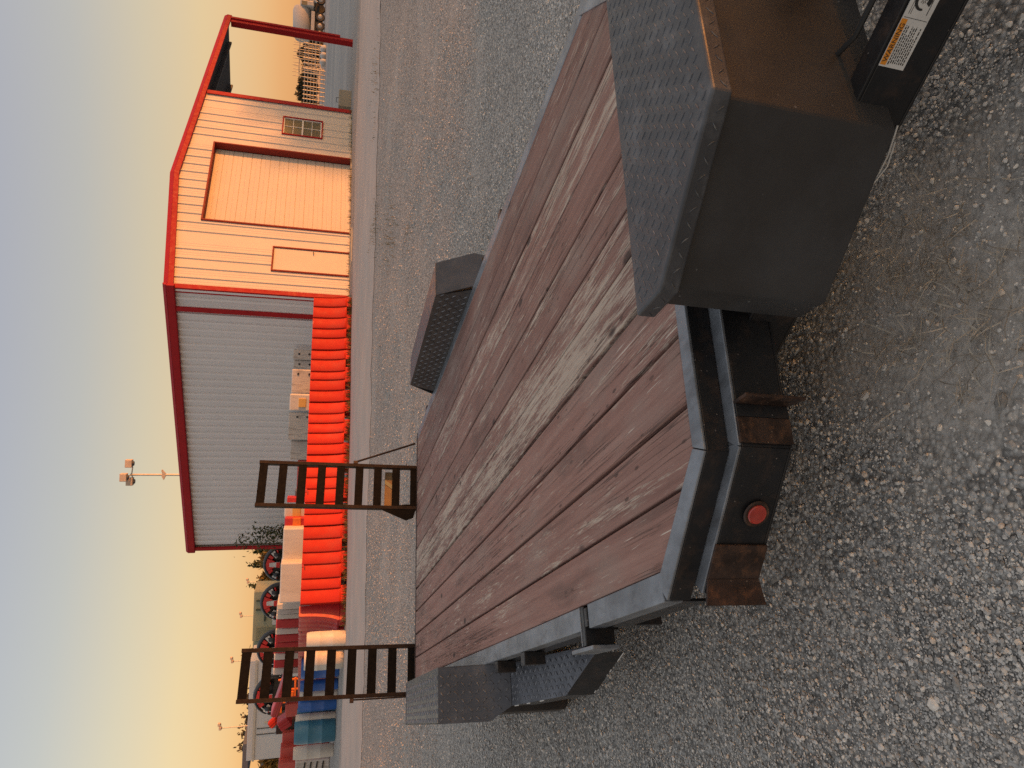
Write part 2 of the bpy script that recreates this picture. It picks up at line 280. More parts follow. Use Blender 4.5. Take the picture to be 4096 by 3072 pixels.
# ---------------------------------------------------------------- ground
def ground_mat():
    m, NN, LL, b = nmat('gravel_ground'); t = NN.new('ShaderNodeTexCoord'); P = t.outputs['Object']
    v1 = NN.new('ShaderNodeTexVoronoi'); v1.inputs['Scale'].default_value = 75; LL.new(P, v1.inputs['Vector']); v1.inputs['Randomness'].default_value = 1
    v2 = NN.new('ShaderNodeTexVoronoi'); v2.inputs['Scale'].default_value = 34; LL.new(P, v2.inputs['Vector'])
    s1 = NN.new('ShaderNodeSeparateColor'); LL.new(v1.outputs['Color'], s1.inputs[0])
    c1 = ramp(NN, [(0, (.20, .188, .173)), (.45, (.40, .378, .348)), (.8, (.55, .52, .476)), (1, (.66, .575, .48))]); LL.new(s1.outputs[0], c1.inputs[0])
    dk = ramp(NN, [(.22, 1.), (.62, .48)]); LL.new(v1.outputs['Distance'], dk.inputs[0])  # shade in the gaps between pebbles put into the colour
    stone = mixc(NN, LL, 1., c1.outputs[0], dk.outputs[0], 'MULTIPLY')
    s2 = NN.new('ShaderNodeSeparateColor'); LL.new(v2.outputs['Color'], s2.inputs[0]); c2 = ramp(NN, [(0, (.27, .255, .24)), (.6, (.46, .44, .41)), (1, (.58, .51, .43))]); LL.new(s2.outputs[1], c2.inputs[0])
    rb = ramp(NN, [(.72, 0.), (.76, 1.)]); LL.new(s2.outputs[2], rb.inputs[0]); nr = ramp(NN, [(.3, 1.), (.4, 0.)]); LL.new(v2.outputs['Distance'], nr.inputs[0])
    mk = NN.new('ShaderNodeMath'); mk.operation = 'MULTIPLY'; LL.new(rb.outputs[0], mk.inputs[0]); LL.new(nr.outputs[0], mk.inputs[1]); stone = mixc(NN, LL, mk.outputs[0], stone, c2.outputs[0])
    # dirt patches among the gravel
    d1 = noise(NN, LL, .55, 6, .6, P, (1., 2.4, 1)); d2 = noise(NN, LL, 45, 6, .65, P); dc = ramp(NN, [(.28, (.27, .245, .215)), (.5, (.42, .385, .343)), (.72, (.56, .52, .47))]); LL.new(d2, dc.inputs[0])
    rp_ = ramp(NN, [(.52, 0.), (.70, .55)]); LL.new(d1, rp_.inputs[0])
    sx_ = NN.new('ShaderNodeSeparateXYZ'); LL.new(P, sx_.inputs[0])
    # bare soil beside the tongue where dry grass lies
    dist = NN.new('ShaderNodeVectorMath'); dist.operation = 'DISTANCE'; mp = NN.new('ShaderNodeMapping'); mp.inputs['Scale'].default_value = (1.15, 1.0, 0); LL.new(P, mp.inputs[0]); LL.new(mp.outputs[0], dist.inputs[0]); dist.inputs[1].default_value = (.30, 1.28, 0)
    wob = noise(NN, LL, 3.5, 5, .6, P); wa = NN.new('ShaderNodeMath'); wa.operation = 'MULTIPLY_ADD'; LL.new(wob, wa.inputs[0]); wa.inputs[1].default_value = .55; LL.new(dist.outputs['Value'], wa.inputs[2])
    rs = ramp(NN, [(.52, .92), (.80, 0.)]); LL.new(wa.outputs[0], rs.inputs[0])
    mx = NN.new('ShaderNodeMath'); mx.operation = 'MAXIMUM'; LL.new(rp_.outputs[0], mx.inputs[0]); LL.new(rs.outputs[0], mx.inputs[1])
    col = mixc(NN, LL, mx.outputs[0], stone, dc.outputs[0])
    # hard packed grey yard far off
    fy = NN.new('ShaderNodeMapRange'); fy.inputs['From Min'].default_value = 20; fy.inputs['From Max'].default_value = 26; LL.new(sx_.outputs['Y'], fy.inputs['Value'])
    yn = noise(NN, LL, .12, 5, .6, P, (.5, 2.2, 1)); yc = ramp(NN, [(.35, (.25, .24, .232)), (.65, (.40, .365, .33))]); LL.new(yn, yc.inputs[0])
    col = mixc(NN, LL, fy.outputs[0], col, yc.outputs[0])
    LL.new(col, b.inputs['Base Color']); b.inputs['Roughness'].default_value = .9; b.inputs['Specular IOR Level'].default_value = .25
    inv = NN.new('ShaderNodeMath'); inv.operation = 'MULTIPLY_ADD'; LL.new(v1.outputs['Distance'], inv.inputs[0]); inv.inputs[1].default_value = -1.; inv.inputs[2].default_value = 1.
    soft = NN.new('ShaderNodeMath'); soft.operation = 'MULTIPLY_ADD'; LL.new(mx.outputs[0], soft.inputs[0]); soft.inputs[1].default_value = -.75; soft.inputs[2].default_value = 1.
    hm = NN.new('ShaderNodeMath'); hm.operation = 'MULTIPLY'; LL.new(inv.outputs[0], hm.inputs[0]); LL.new(soft.outputs[0], hm.inputs[1])
    ha = NN.new('ShaderNodeMath'); ha.operation = 'MULTIPLY_ADD'; LL.new(d2, ha.inputs[0]); ha.inputs[1].default_value = .9; LL.new(hm.outputs[0], ha.inputs[2])
    bp = NN.new('ShaderNodeBump'); bp.inputs['Strength'].default_value = .7; bp.inputs['Distance'].default_value = .008; LL.new(ha.outputs[0], bp.inputs['Height']); LL.new(bp.outputs[0], b.inputs['Normal'])
    return m
M['ground'] = ground_mat()
M['road'] = pm('packed_dirt_road', (.43, .37, .325), .85, 0, .08, 1.2, .2, 25, (.35, .305, .27), .5, 1.5, .2, stretch=(.4, 2, 1))
def sheet(name, xs, ys, zoff, mat, edge=None):
    X, Y = np.meshgrid(xs, ys); 
    if edge is not None: Y = edge(X, Y)
    nb = .018 * np.sin(X * 1.7 + .6 * np.sin(Y * 1.3)) * np.cos(Y * 1.1 + .5) + .008 * np.sin(X * 5.1 + 1) * np.sin(Y * 4.3)
    Z = gz(X, Y) + nb * np.exp(-np.hypot(X, Y) / 40) + zoff
    n, m_ = len(ys), len(xs); idx = np.arange(n * m_).reshape(n, m_)
    Fq = np.stack([idx[:-1, :-1], idx[:-1, 1:], idx[1:, 1:], idx[1:, :-1]], -1).reshape(-1, 4)
    return raw(name, np.stack([X, Y, Z], -1).reshape(-1, 3), Fq, mat, smooth=True)
gx = np.sinh(np.linspace(-6.2, 6.2, 190)) * 4.0; gy = np.concatenate([-np.sinh(np.linspace(5.5, .02, 50)) * 4, np.linspace(.05, 24, 140), 24 + np.sinh(np.linspace(.06, 5.2, 60)) * 12])
setp(sheet('ground', gx, gy, 0, 'ground'), kind='structure')
tt = np.linspace(0, 1, 22)
def roadY(X, T):
    near = 12.15 + .09 * X + .03 * np.sin(X * 2.1) + .03 * np.sin(X * 6.7 + 1) + .03 * np.sin(X * 15.1); far = 15.3 + .43 * (X + 4.6); far = np.where(X < -4.6, 15.3 + .10 * (X + 4.6), far); far = np.minimum(far, 19.5 + .05 * X) + .08 * np.sin(X * 3.3)
    return near + (far - near) * T
setp(sheet('dirt_road', np.linspace(-26, 34, 420), tt, .006, 'road', roadY), kind='structure')

# loose stones: real geometry over the part of the gravel the camera can see
def chip_mesh(name, pts, size, seed):                      # the fines: eight-sided chips
    g = np.random.default_rng(seed); n = len(pts); oc = np.array([(1, 0, 0), (0, 1, 0), (-1, 0, 0), (0, -1, 0), (0, 0, 1), (0, 0, -1)], float); tri = np.array([(0, 1, 4), (1, 2, 4), (2, 3, 4), (3, 0, 4)])
    V = oc[None] * (1 + g.uniform(-.35, .35, (n, 6, 1))) * (size[:, None, None] * np.stack([np.ones(n), g.uniform(.6, 1, n), g.uniform(.4, .8, n)], -1)[:, None, :]); V[:, 4, :2] += g.uniform(-.5, .5, (n, 2)) * size[:, None]
    a = g.uniform(0, 6.28, n); ca, sa = np.cos(a)[:, None], np.sin(a)[:, None]; V = np.stack([V[..., 0] * ca - V[..., 1] * sa, V[..., 0] * sa + V[..., 1] * ca, V[..., 2]], -1) + pts[:, None, :]; V[..., 2] += (size * .1)[:, None]
    return raw(name, V.reshape(-1, 3), (tri[None] + (np.arange(n) * 6)[:, None, None]).reshape(-1, 3), 'stone')
def stone_mesh(name, pts, size, seed):
    g = np.random.default_rng(seed); n = len(pts)
    ph = (1 + 5 ** .5) / 2
    ico = np.array([(-1, ph, 0), (1, ph, 0), (-1, -ph, 0), (1, -ph, 0), (0, -1, ph), (0, 1, ph), (0, -1, -ph), (0, 1, -ph), (ph, 0, -1), (ph, 0, 1), (-ph, 0, -1), (-ph, 0, 1)], float); ico /= np.linalg.norm(ico[0])
    tri = np.array([(0, 11, 5), (0, 5, 1), (0, 1, 7), (0, 7, 10), (0, 10, 11), (1, 5, 9), (5, 11, 4), (11, 10, 2), (10, 7, 6), (7, 1, 8), (3, 9, 4), (3, 4, 2), (3, 2, 6), (3, 6, 8), (3, 8, 9), (4, 9, 5), (2, 4, 11), (6, 2, 10), (8, 6, 7), (9, 8, 1)])
    V = ico[None] * (1 + g.uniform(-.24, .24, (n, 12, 1))) * (size[:, None, None] * np.stack([np.ones(n), g.uniform(.6, 1, n), g.uniform(.4, .75, n)], -1)[:, None, :])
    a = g.uniform(0, 6.28, n); b2 = g.normal(0, .25, n); ca, sa = np.cos(a), np.sin(a); cb, sb = np.cos(b2), np.sin(b2)
    x = V[..., 0] * cb[:, None] - V[..., 2] * sb[:, None]; z = V[..., 0] * sb[:, None] + V[..., 2] * cb[:, None]
    V = np.stack([x * ca[:, None] - V[..., 1] * sa[:, None], x * sa[:, None] + V[..., 1] * ca[:, None], z], -1) + pts[:, None, :]
    V[..., 2] += (size * .22)[:, None]
    Fq = (tri[None] + (np.arange(n) * 12)[:, None, None]).reshape(-1, 3)
    return raw(name, V.reshape(-1, 3), Fq, 'stone')
def stone_mat():
    m, NN, LL, b = nmat('loose_stone'); g = NN.new('ShaderNodeNewGeometry')
    r = ramp(NN, [(0, (.19, .18, .167)), (.22, (.34, .322, .298)), (.50, (.49, .463, .428)), (.78, (.60, .565, .52)), (.92, (.72, .665, .59)), (.97, (.68, .52, .39)), (1, (.85, .78, .68))]); LL.new(g.outputs['Random Per Island'], r.inputs[0])
    n = noise(NN, LL, 120, 4, .6); rr = ramp(NN, [(.3, .8), (.7, 1.15)]); LL.new(n, rr.inputs[0]); LL.new(mixc(NN, LL, 1., r.outputs[0], rr.outputs[0], 'MULTIPLY'), b.inputs['Base Color']); b.inputs['Roughness'].default_value = .85; b.inputs['Specular IOR Level'].default_value = .3
    return m
M['stone'] = stone_mat()
def scatter(n, dmin, dmax, s0, s1, seed, power=1.):
    g = np.random.default_rng(seed); out = []
    d = dmin * (dmax / dmin) ** (g.uniform(0, 1, n) ** power); u = g.uniform(-.68, .68, n); y = d; x = u * d + g.normal(0, .05, n)
    # thin out on the bare soil by the tongue
    soil = np.hypot((x - .26) * 1.15, y - 1.28) + .25 * np.sin(x * 9) * np.sin(y * 7)
    cl = .5 + .5 * np.sin(x * 1.3 + 2 * np.sin(y * .9)) * np.cos(y * 1.7 + np.sin(x * 1.1)); keep = (g.uniform(0, 1, n) < np.clip((soil - .30) / .35, .22, 1)) & (g.uniform(0, 1, n) < .45 + .55 * cl)
    keep &= (y < 12.0 + .09 * x + g.exponential(.22, n)); x, y = x[keep], y[keep]; sz = (s0 + (s1 - s0) * g.uniform(0, 1, len(x)) ** 3.0)
    return np.stack([x, y, gz(x, y) + .018 * np.sin(x * 1.7 + .6 * np.sin(y * 1.3)) * np.cos(y * 1.1 + .5) + .008 * np.sin(x * 5.1 + 1) * np.sin(y * 4.3)], -1), sz
p1, z1 = scatter(36000, .90, 3.8, .0032, .0088, 3); p2, z2 = scatter(22000, 3.0, 12., .005, .014, 4); p3, z3 = scatter(150, 1.0, 9., .010, .019, 5); p4, z4 = scatter(120000, .88, 5.5, .0022, .0052, 6); p5, z5 = scatter(110000, 4.2, 12.2, .0045, .0120, 7)
pb = np.array([ground(*p_) for p_ in ((3380, 2300), (3612, 2800), (3850, 2395), (3282, 2858), (4010, 1605), (3465, 1582), (3570, 2660), (4060, 2440), (2985, 2640), (3480, 2845), (3160, 2330), (3700, 2980), (3960, 2860), (3820, 645), (3860, 680), (3540, 1470))]); zb = np.array([.016, .022, .020, .021, .019, .017, .012, .021, .013, .014, .013, .014, .013, .012, .010, .011])
setp(stone_mesh('gravel', np.concatenate([p1, p2, p3, pb]), np.concatenate([z1, z2, z3, zb]), 9), 'loose grey and tan gravel stones scattered around the flatbed trailer', 'gravel', kind='stuff')
setp(chip_mesh('gravel_fines', np.concatenate([p4, p5]), np.concatenate([z4, z5]), 10), 'fine grey gravel chips between the larger stones', 'gravel', kind='stuff')

# ---------------------------------------------------------------- flatbed trailer
H = .82
VP = nv([165 - IW / 2, 1226 - IH / 2, F])
zz = -down; zz = nv(zz - VP * (zz @ VP)); xx = np.cross(VP, zz); ar = R(2.0)
RT = np.stack([xx * math.cos(ar) - zz * math.sin(ar), VP, zz * math.cos(ar) + xx * math.sin(ar)])
MT = RW @ RT.T                                             # trailer axes (right, back, up) in the world
O = np.array([1.335, 3.6, -.555])
def tw(p): return CAMP + MT @ (np.array(p, float) - np.array([0, 0, H]))
trailer = empty('flatbed_trailer', tw(O), MT)
setp(trailer, 'black steel flatbed trailer with red-brown plank deck, upright ramps and front tool box', 'trailer')
def tp(mb, name, mat, parent=None, bevel=0, seg=2): return mb.build(name, mat, parent or trailer, bevel, O, seg)
# deck boards
XB = [.303, .465, .643, .825, 1.010, 1.190, 1.350, 1.545, 1.735, 1.945, 2.155, 2.368]
CX = 1.335
def front_y(x):
    x = x if x <= CX else 2 * CX - x
    if x < .536: return 1.598 + (x - .267) * (1.334 - 1.598) / (.536 - .267)
    return 1.334 + (x - .536) * (1.303 - 1.334) / (.85 - .536)
wear = [.26, .44, .28, .40, .86, .78, .36, .34, .66, .32, .34]
for i in range(11):
    GAP = [0, .0048, .0062, .0078, .0080, .0030, .0062, .0054, .0046, .0058, .0048, 0]; x0 = XB[i] + GAP[i]; x1 = XB[i + 1] - GAP[i + 1]; xs = [x0, .536, x1] if x0 < .536 < x1 else [x0, (x0 + x1) / 2, x1]
    dz = random.uniform(-.002, .002)
    poly = [(x, front_y(x) + .002) for x in xs] + [(x1, 6.018), (x0, 6.018)]
    ny = 14; vs = []; mb = MB()
    mb.prism(poly, -.038 + dz, dz)
    o = tp(mb, 'plank', 'wood', None, .0045); o['wear'] = wear[i]
# front rail and channel below it follow the clipped corners
outer = [(.229, 1.564), (.513, 1.287), (CX, 1.220)]; inner = [(.278, 1.600), (.536, 1.334), (CX, 1.262)]
def mir(p): return (2 * CX - p[0], p[1])
def seg_prism(a, b, c, d, z0, z1, name, mat, bevel=.003, parent=None):
    for k in (0, 1):
        q = [a, b, c, d] if k == 0 else [mir(p) for p in (a, b, c, d)]; tp(MB().prism(q, z0, z1), name, mat, parent, bevel)
def lerp(a, b, t): return (a[0] + (b[0] - a[0]) * t, a[1] + (b[1] - a[1]) * t)
def offs(a, b, d):                                        # shift a segment sideways by d (towards the deck)
    v = nv([b[0] - a[0], b[1] - a[1]]); n = np.array([-v[1], v[0]]); n = n if n[1] > 0 else -n; return (a[0] + n[0] * d, a[1] + n[1] * d), (b[0] + n[0] * d, b[1] + n[1] * d)
for i in range(2):
    a, b = outer[i], outer[i + 1]; c, d = inner[i + 1], inner[i]
    a2, b2 = offs(a, b, .0008)
    seg_prism(lerp(a, b, .002), lerp(a, b, .998), lerp(d, c, .998), lerp(d, c, .002), -.006, .002, 'front_rail_flange', 'worn_steel', .0025)
    e, f = offs(a, b, .008); seg_prism(a, b, f, e, -.062, -.0065, 'front_rail_web', 'black_steel', .002)
ch = [(.236, 1.511), (.512, 1.250), (CX, 1.168)]
for i in range(2):
    a, b = ch[i], ch[i + 1]; e, f = offs(a, b, .009); g_, h_ = offs(a, b, .060)
    if i == 0: a_, b_ = a, b
    seg_prism(lerp(a, b, .001), lerp(a, b, .999), lerp(e, f, .999), lerp(e, f, .001), -.196, -.0725, 'header_channel_web', 'black_steel', .002)
    seg_prism(lerp(a, b, .003), lerp(a, b, .997), lerp(g_, h_, .985), lerp(g_, h_, .015), -.072, -.0645, 'header_channel_flange', 'worn_steel', .002)
    seg_prism(lerp(a, b, .003), lerp(a, b, .997), lerp(g_, h_, .985), lerp(g_, h_, .015), -.204, -.1965, 'header_channel_flange', 'black_steel', .002)
# angle-iron brackets joining rail and channel
def along(a, b, x): t = (x - a[0]) / (b[0] - a[0]); return (x, a[1] + (b[1] - a[1]) * t)
a, b = ch[1], ch[2]; q0 = along(a, b, .520); q1 = along(a, b, .580); n_ = (-.081, -.9967)
tp(MB().prism([q0, q1, (q1[0] - .0005, q1[1] - .008), (q0[0] - .0005, q0[1] - .008)], -.204, -.0655), 'bracket', 'rust_sunlit_steel', None, .002)  # brown of the sunlit bracket legs put into the steel colour
q2 = along(a, b, .614); tp(MB().prism([(q2[0] - .004, q2[1]), (q2[0] + .004, q2[1]), (q2[0] + .002, q2[1] - .052), (q2[0] - .006, q2[1] - .052)], [-.204, -.204, -.222, -.222], -.0655), 'bracket', 'rust_sunlit_steel', None, .0015)
tp(MB().prism([q1, (q2[0] - .004, q2[1]), (q2[0] - .004, q2[1] - .007), (q1[0], q1[1] - .007)], -.203, -.066), 'bracket', 'black_steel', None, .0015)
a, b = ch[0], ch[1]; v = nv([b[0] - a[0], b[1] - a[1]]); nn_ = np.array([v[1], -v[0]]); nn_ = nn_ if nn_[1] < 0 else -nn_
def cp(t, d): p = np.array(a) + v * t + nn_ * d; return (p[0], p[1])
tp(MB().prism([cp(.045, 0), cp(.135, 0), cp(.135, .007), cp(.045, .007)], -.204, -.0655), 'bracket', 'rust_sunlit_steel', None, .002)
tp(MB().prism([cp(.045, .0), cp(.045, .007), cp(-.012, .030), cp(-.016, .024)], [-.204, -.204, -.226, -.226], -.0655), 'bracket', 'rust_sunlit_steel', None, .0015)
# red marker lamp on the clipped corner
tl = ((.394 - a[0]) / v[0]); pc = np.array([*cp(tl, 0), -.149]); n3 = np.array([nn_[0], nn_[1], 0]); u3 = np.array([v[0], v[1], 0])
def lamp_fn(x, y, z): return pc + u3 * x + np.array([0, 0, 1.]) * y + n3 * z
lamp = tp(MB().lathe([(.0, .004), (.031, .004), (.033, .007), (.030, .0105), (.025, .0095), (.0, .006)], 28, lamp_fn), 'marker_lamp', 'rust_sunlit_steel'); lamp['label'] = 'round red marker light in a rubber grommet'
tp(MB().lathe([(.0235, .008), (.0235, .0115), (.0215, .0135), (.0195, .0128), (.011, .0142), (.0, .0146)], 28, lamp_fn), 'lens', 'red_lens', lamp)
# side rails
for sgn in (0, 1):
    fx = (lambda x: x) if sgn == 0 else (lambda x: 2 * CX - x)
    def rb(name, x0, x1, y0, y1, z0, z1, mat, bev=.003):
        xa, xb = sorted((fx(x0), fx(x1))); return tp(MB().box(xa, xb, y0, y1, z0, z1), name, mat, None, bev)
    cuts = [(1.585, 2.10), (2.165, 6.02)] if sgn == 0 else [(1.585, 6.02)]
    for y0, y1 in cuts:
        rb('side_rail', .229, .301, y0, y1, -.055, -.002, 'worn_steel')
        rb('side_rail_web', .2305, .238, y0 + .002, y1 - .002, -.13, -.0555, 'black_steel', .001)
    rb('side_channel', .262, .300, 2.3 if sgn == 0 else 1.62, 6.0, -.235, -.057, 'black_steel')
    if sgn == 0:
        rb('stake_post', .236, .292, 2.104, 2.128, -.255, .001, 'black_steel')
        rb('side_arm', .182, .300, 2.135, 2.163, -.10, -.0005, 'black_steel'); rb('side_arm', .182, .300, 2.1635, 2.168, -.06, .0015, 'worn_steel', .001)
        rb('arm_end_plate', .166, .178, 2.07, 2.26, -.085, .004, 'worn_steel', .002)
    for yy in (2.85, 3.30): rb('stake_pocket', .178, .228, yy, yy + .055, -.095, -.006, 'black_steel')
    rb('stake_pocket', .178, .228, 5.5, 5.555, -.095, -.006, 'black_steel')
for yy in np.linspace(1.75, 5.8, 8): tp(MB().box(.30, 2.37, yy - .025, yy + .025, -.13, -.045), 'cross_member', 'black_steel')
tp(MB().box(.229, 2.44, 6.0205, 6.075, -.235, .001), 'rear_header', 'rust_sunlit_steel', None, .003)
# tread-plate lugs
def lugs(quads, name, mat, parent, pitch=.030, ln=.026, wd=.0065, ht=.0022, ang=math.pi / 4):
    V = []; Fs = []
    for (o0, ua, va, nn, inside) in quads:
        o0, ua, va, nn = map(lambda q: np.array(q, float), (o0, ua, va, nn)); Lu = np.linalg.norm(ua); Lv = np.linalg.norm(va); ua = ua / Lu; va = va / Lv
        for i in range(int(Lu / pitch) + 1):
            for j in range(int(Lv / pitch) + 1):
                s_, t_ = (i + .5) * pitch, (j + .5) * pitch
                if s_ > Lu - .008 or t_ > Lv - .008 or (inside and not inside(s_ / Lu, t_ / Lv)): continue
                a_ = ang + (math.pi / 2 if (i + j) % 2 else 0); d = ua * math.cos(a_) + va * math.sin(a_); q = -ua * math.sin(a_) + va * math.cos(a_); c_ = o0 + ua * s_ + va * t_
                k = len(V); V += [c_ - d * ln / 2, c_ - q * wd / 2, c_ + d * ln / 2, c_ + q * wd / 2, c_ - d * ln * .28 + nn * ht, c_ + d * ln * .28 + nn * ht]
                Fs += [(k, k + 1, k + 4), (k + 1, k + 5, k + 4), (k + 1, k + 2, k + 5), (k + 2, k + 3, k + 5), (k + 3, k + 4, k + 5), (k + 3, k, k + 4)]
    V = np.array(V) - O; o = raw(name, V, Fs, mat, parent); o['kind'] = 'stuff'; return o
# fenders
def fender(sgn):
    fx = (lambda x: x) if sgn == 0 else (lambda x: 2 * CX - x)
    xi, xo = (.228, -.022); yf, yr = 3.685, 5.02; zt = .205
    P = lambda x, y, z: np.array([fx(x), y, z])
    zi = -.10
    body = MB()
    def plate(ps, th=.006):                                # thin plate with thickness below
        ps = [np.array(p, float) for p in ps]; n = nv(np.cross(ps[1] - ps[0], ps[2] - ps[0])); k = len(ps)
        body.add(ps + [p - n * th for p in ps], [tuple(range(k)), tuple(range(2 * k - 1, k - 1, -1))] + [(i, (i + 1) % k, k + (i + 1) % k, k + i) for i in range(k)])
    top = [P(xi, yf, zt), P(xi, yr, zt - .012), P(xo, yr, zt - .012), P(xo, yf, zt)]
    inn = [P(xi, yf, zt), P(xi, yr, zt - .012), P(xi, yr + .10, -.04), P(xi, yf - .12, -.04)]
    fr = [P(xi, yf, zt), P(xo, yf, zt), P(xo, yf - .150, -.015), P(.040, yf - .215, -.110), P(xi, yf - .215, -.110)]
    bk = [P(xi, yr, zt - .012), P(xo, yr, zt - .012), P(xo, yr + .22, -.11), P(xi, yr + .22, -.11)]
    out = [P(xo, yf, zt), P(xo, yr, zt - .012), P(xo, yr + .06, .09), P(xo, yf - .06, .09)]
    for q in (top, inn, fr, bk, out): plate(q)
    fo = tp(body, 'fender', 'fender_paint' if sgn else 'fender_paint')
    qs = []
    qs.append((top[3] + [0, 0, .0005], top[2] - top[3], top[0] - top[3], (0, 0, 1), None))
    n_f = nv(np.cross(P(xo, yf, zt) - P(xi, yf, zt), P(xi, yf - .215, -.11) - P(xi, yf, zt))); n_f = n_f if n_f[1] < 0 else -n_f
    qs.append((P(xo, yf, zt) + n_f * .0006, P(xi, yf, zt) - P(xo, yf, zt), P(xo, yf - .215, -.110) - P(xo, yf, zt), n_f, lambda s_, t_: t_ < .62 + s_ * 1.3))
    if sgn == 1:
        qs.append((P(xi, yf - .03, .0) + np.array([-.0006, 0, 0]), P(xi, yr, .0) - P(xi, yf - .03, .0), np.array([0, 0, zt - .012]), (-1, 0, 0), None))
    lugs(qs, 'tread_lugs', 'lug', fo, pitch=.038, ln=.036, wd=.0085, ht=.0040)
    # step plate ahead of the fender
    sp = [(xi, 3.468, -.112), (.040, 3.468, -.112), (.060, 2.90, -.1859), (.198, 2.62, -.2222), (xi, 2.60, -.2248)]
    st = MB(); S = [P(*p) for p in sp]; st.add(S + [p - [0, 0, .006] for p in S], [(0, 1, 2, 3, 4), (9, 8, 7, 6, 5)] + [(i, (i + 1) % 5, 5 + (i + 1) % 5, 5 + i) for i in range(5)])
    so_ = tp(st, 'fender_step', 'step_paint')
    e1_, e2_ = S[2], S[3]; sk = MB(); sk.hexa([e1_ + [0, 0, -.125], e2_ + [0, 0, -.115], e2_ + [0, .006, -.115], e1_ + [0, .006, -.125], e1_ + [0, 0, -.002], e2_ + [0, 0, -.002], e2_ + [0, .006, -.002], e1_ + [0, .006, -.002]])
    sk.hexa([S[1] + [0, 0, -.12], S[2] + [0, 0, -.125], S[2] + [.006 * (1 - 2 * sgn), 0, -.125], S[1] + [.006 * (1 - 2 * sgn), 0, -.12], S[1] + [0, 0, -.002], S[2] + [0, 0, -.002], S[2] + [.006 * (1 - 2 * sgn), 0, -.002], S[1] + [.006 * (1 - 2 * sgn), 0, -.002]])
    tp(sk, 'step_skirt', 'black_steel', so_)
    u_ = S[4] - S[0]; lugs([(S[0] * .0 + P(.055, 3.46, -.1130 + .0006), P(.055, 2.62, -.2222) - P(.055, 3.46, -.113), P(xi, 3.46, -.112) - P(.055, 3.46, -.112), (0, 0, 1), lambda s_, t_: s_ < .66 + .36 * t_)], 'tread_lugs', 'lug', so_, pitch=.027)
    # scraped paint on the step edge
    if sgn == 0:
        for t0, t1 in ((.05, .13), (.3, .36), (.55, .62)):
            pa = S[1] + (S[2] - S[1]) * t0; pb = S[1] + (S[2] - S[1]) * t1; tp(MB().tube([pa + [-.002, 0, -.002], pb + [-.002, 0, -.002]], .0022, 5), 'paint_scrape', 'white_scrape', so_)
        for t0, t1 in ((.02, .22), (.4, .46), (.52, .55), (.9, .96)):
            pa = e2_ + (e1_ - e2_) * t0 + [0, -.001, -.118]; pb = e2_ + (e1_ - e2_) * t1 + [0, -.001, -.12]; tp(MB().tube([pa, pb], .002, 5), 'paint_scrape', 'white_scrape', so_)
    # tandem wheels standing on the ground
    for yw in (4.05, 4.78):
        base = P(.105, yw, 0); zg = (0 - tw([base[0], yw, 0])[2]) / MT[2, 2] ; rad = .335; zc_ = zg + rad + .004
        def wf(a_, b_, c_): return (fx(.105) + c_, yw + a_, zc_ + b_)
        hw = .098
        wheel = tp(MB().lathe([(.20, -hw * .8), (.27, -hw), (.315, -hw * .92), (rad, -hw * .62), (rad, -hw * .22), (rad - .012, -hw * .2), (rad - .012, -hw * .12), (rad, -hw * .10), (rad, hw * .10), (rad - .012, hw * .12), (rad - .012, hw * .2), (rad, hw * .22), (rad, hw * .62), (.315, hw * .92), (.27, hw), (.20, hw * .8)], 40, wf), 'wheel', 'tyre')
        tp(MB().lathe([(.0, -.05), (.06, -.05), (.075, -.02), (.15, -.02), (.185, -.075), (.205, -.08), (.205, .08), (.185, .075), (.10, .03), (.0, .03)], 32, wf), 'rim', 'rim', wheel)
fender(0); fender(1)
for yw in (4.05, 4.78): tp(MB().tube([(.15, yw, -.245), (2.52, yw, -.17)], .032, 12), 'axle', 'black_steel')
# upright loading ramps
def ramp_(x0, x1, hgt, lean):
    base = (x0 + x1) / 2
    y0 = 6.10; T = lambda x, y, z: (x, y0 + y + z * lean, z)
    r0 = tp(MB().box(x0, x0 + .030, 0, .055, -.02, hgt, T), 'ramp', 'ramp_rail', None, .002)
    tp(MB().box(x1 - .030, x1, 0, .055, -.02, hgt, T), 'ramp_rail', 'ramp_rail', r0, .002)
    for z in np.linspace(.012, hgt - .045, 9):
        k = MB(); k.prism([(x0 + .030, .004), (x1 - .030, .004), (x1 - .030, .009), (x0 + .030, .009)], z - .030, z + .040, T); k.prism([(x0 + .030, .009), (x1 - .030, .009), (x1 - .030, .05), (x0 + .030, .05)], z + .002, z + .008, T)
        tp(k, 'rung', 'ramp_rung', r0)
    sg = x1
    return r0, T
r0, T = ramp_(1.722, 2.138, 1.378, .004)
tp(MB().tube([(2.155, 6.11, .55), (2.275, 6.05, .18), (2.33, 6.03, .02)], .009, 8), 'brace_rod', 'ramp_rail', r0); tp(MB().box(2.138, 2.165, 6.10, 6.14, .53, .57), 'hinge_lug', 'rust_sunlit_steel', r0, .002)
tp(MB().prism([(0, .0), (.075, .02), (.10, .085), (.0, .32)], 0, .012, lambda a_, b_, c_: (1.721 - a_, 6.105 + c_, b_)), 'gusset', 'ramp_rung', r0)
tp(MB().prism([(0, .0), (.05, .02), (.05, .085), (.0, .42)], 0, .012, lambda a_, b_, c_: (1.735 + a_ , 6.165 + c_, b_)), 'gusset', 'ramp_rung', r0)
tp(MB().box(1.765, 2.095, 6.19, 6.20, .165, .275), 'ramp_plate', 'amber_board', r0, .002); tp(MB().prism([(1.90, .166), (1.94, .166), (2.02, .274), (1.98, .274)], 6.186, 6.1895, lambda a_, b_, c_: (a_, c_, b_)), 'plate_strip', 'olive', r0)
r1, T = ramp_(.183, .578, 1.352, .006)
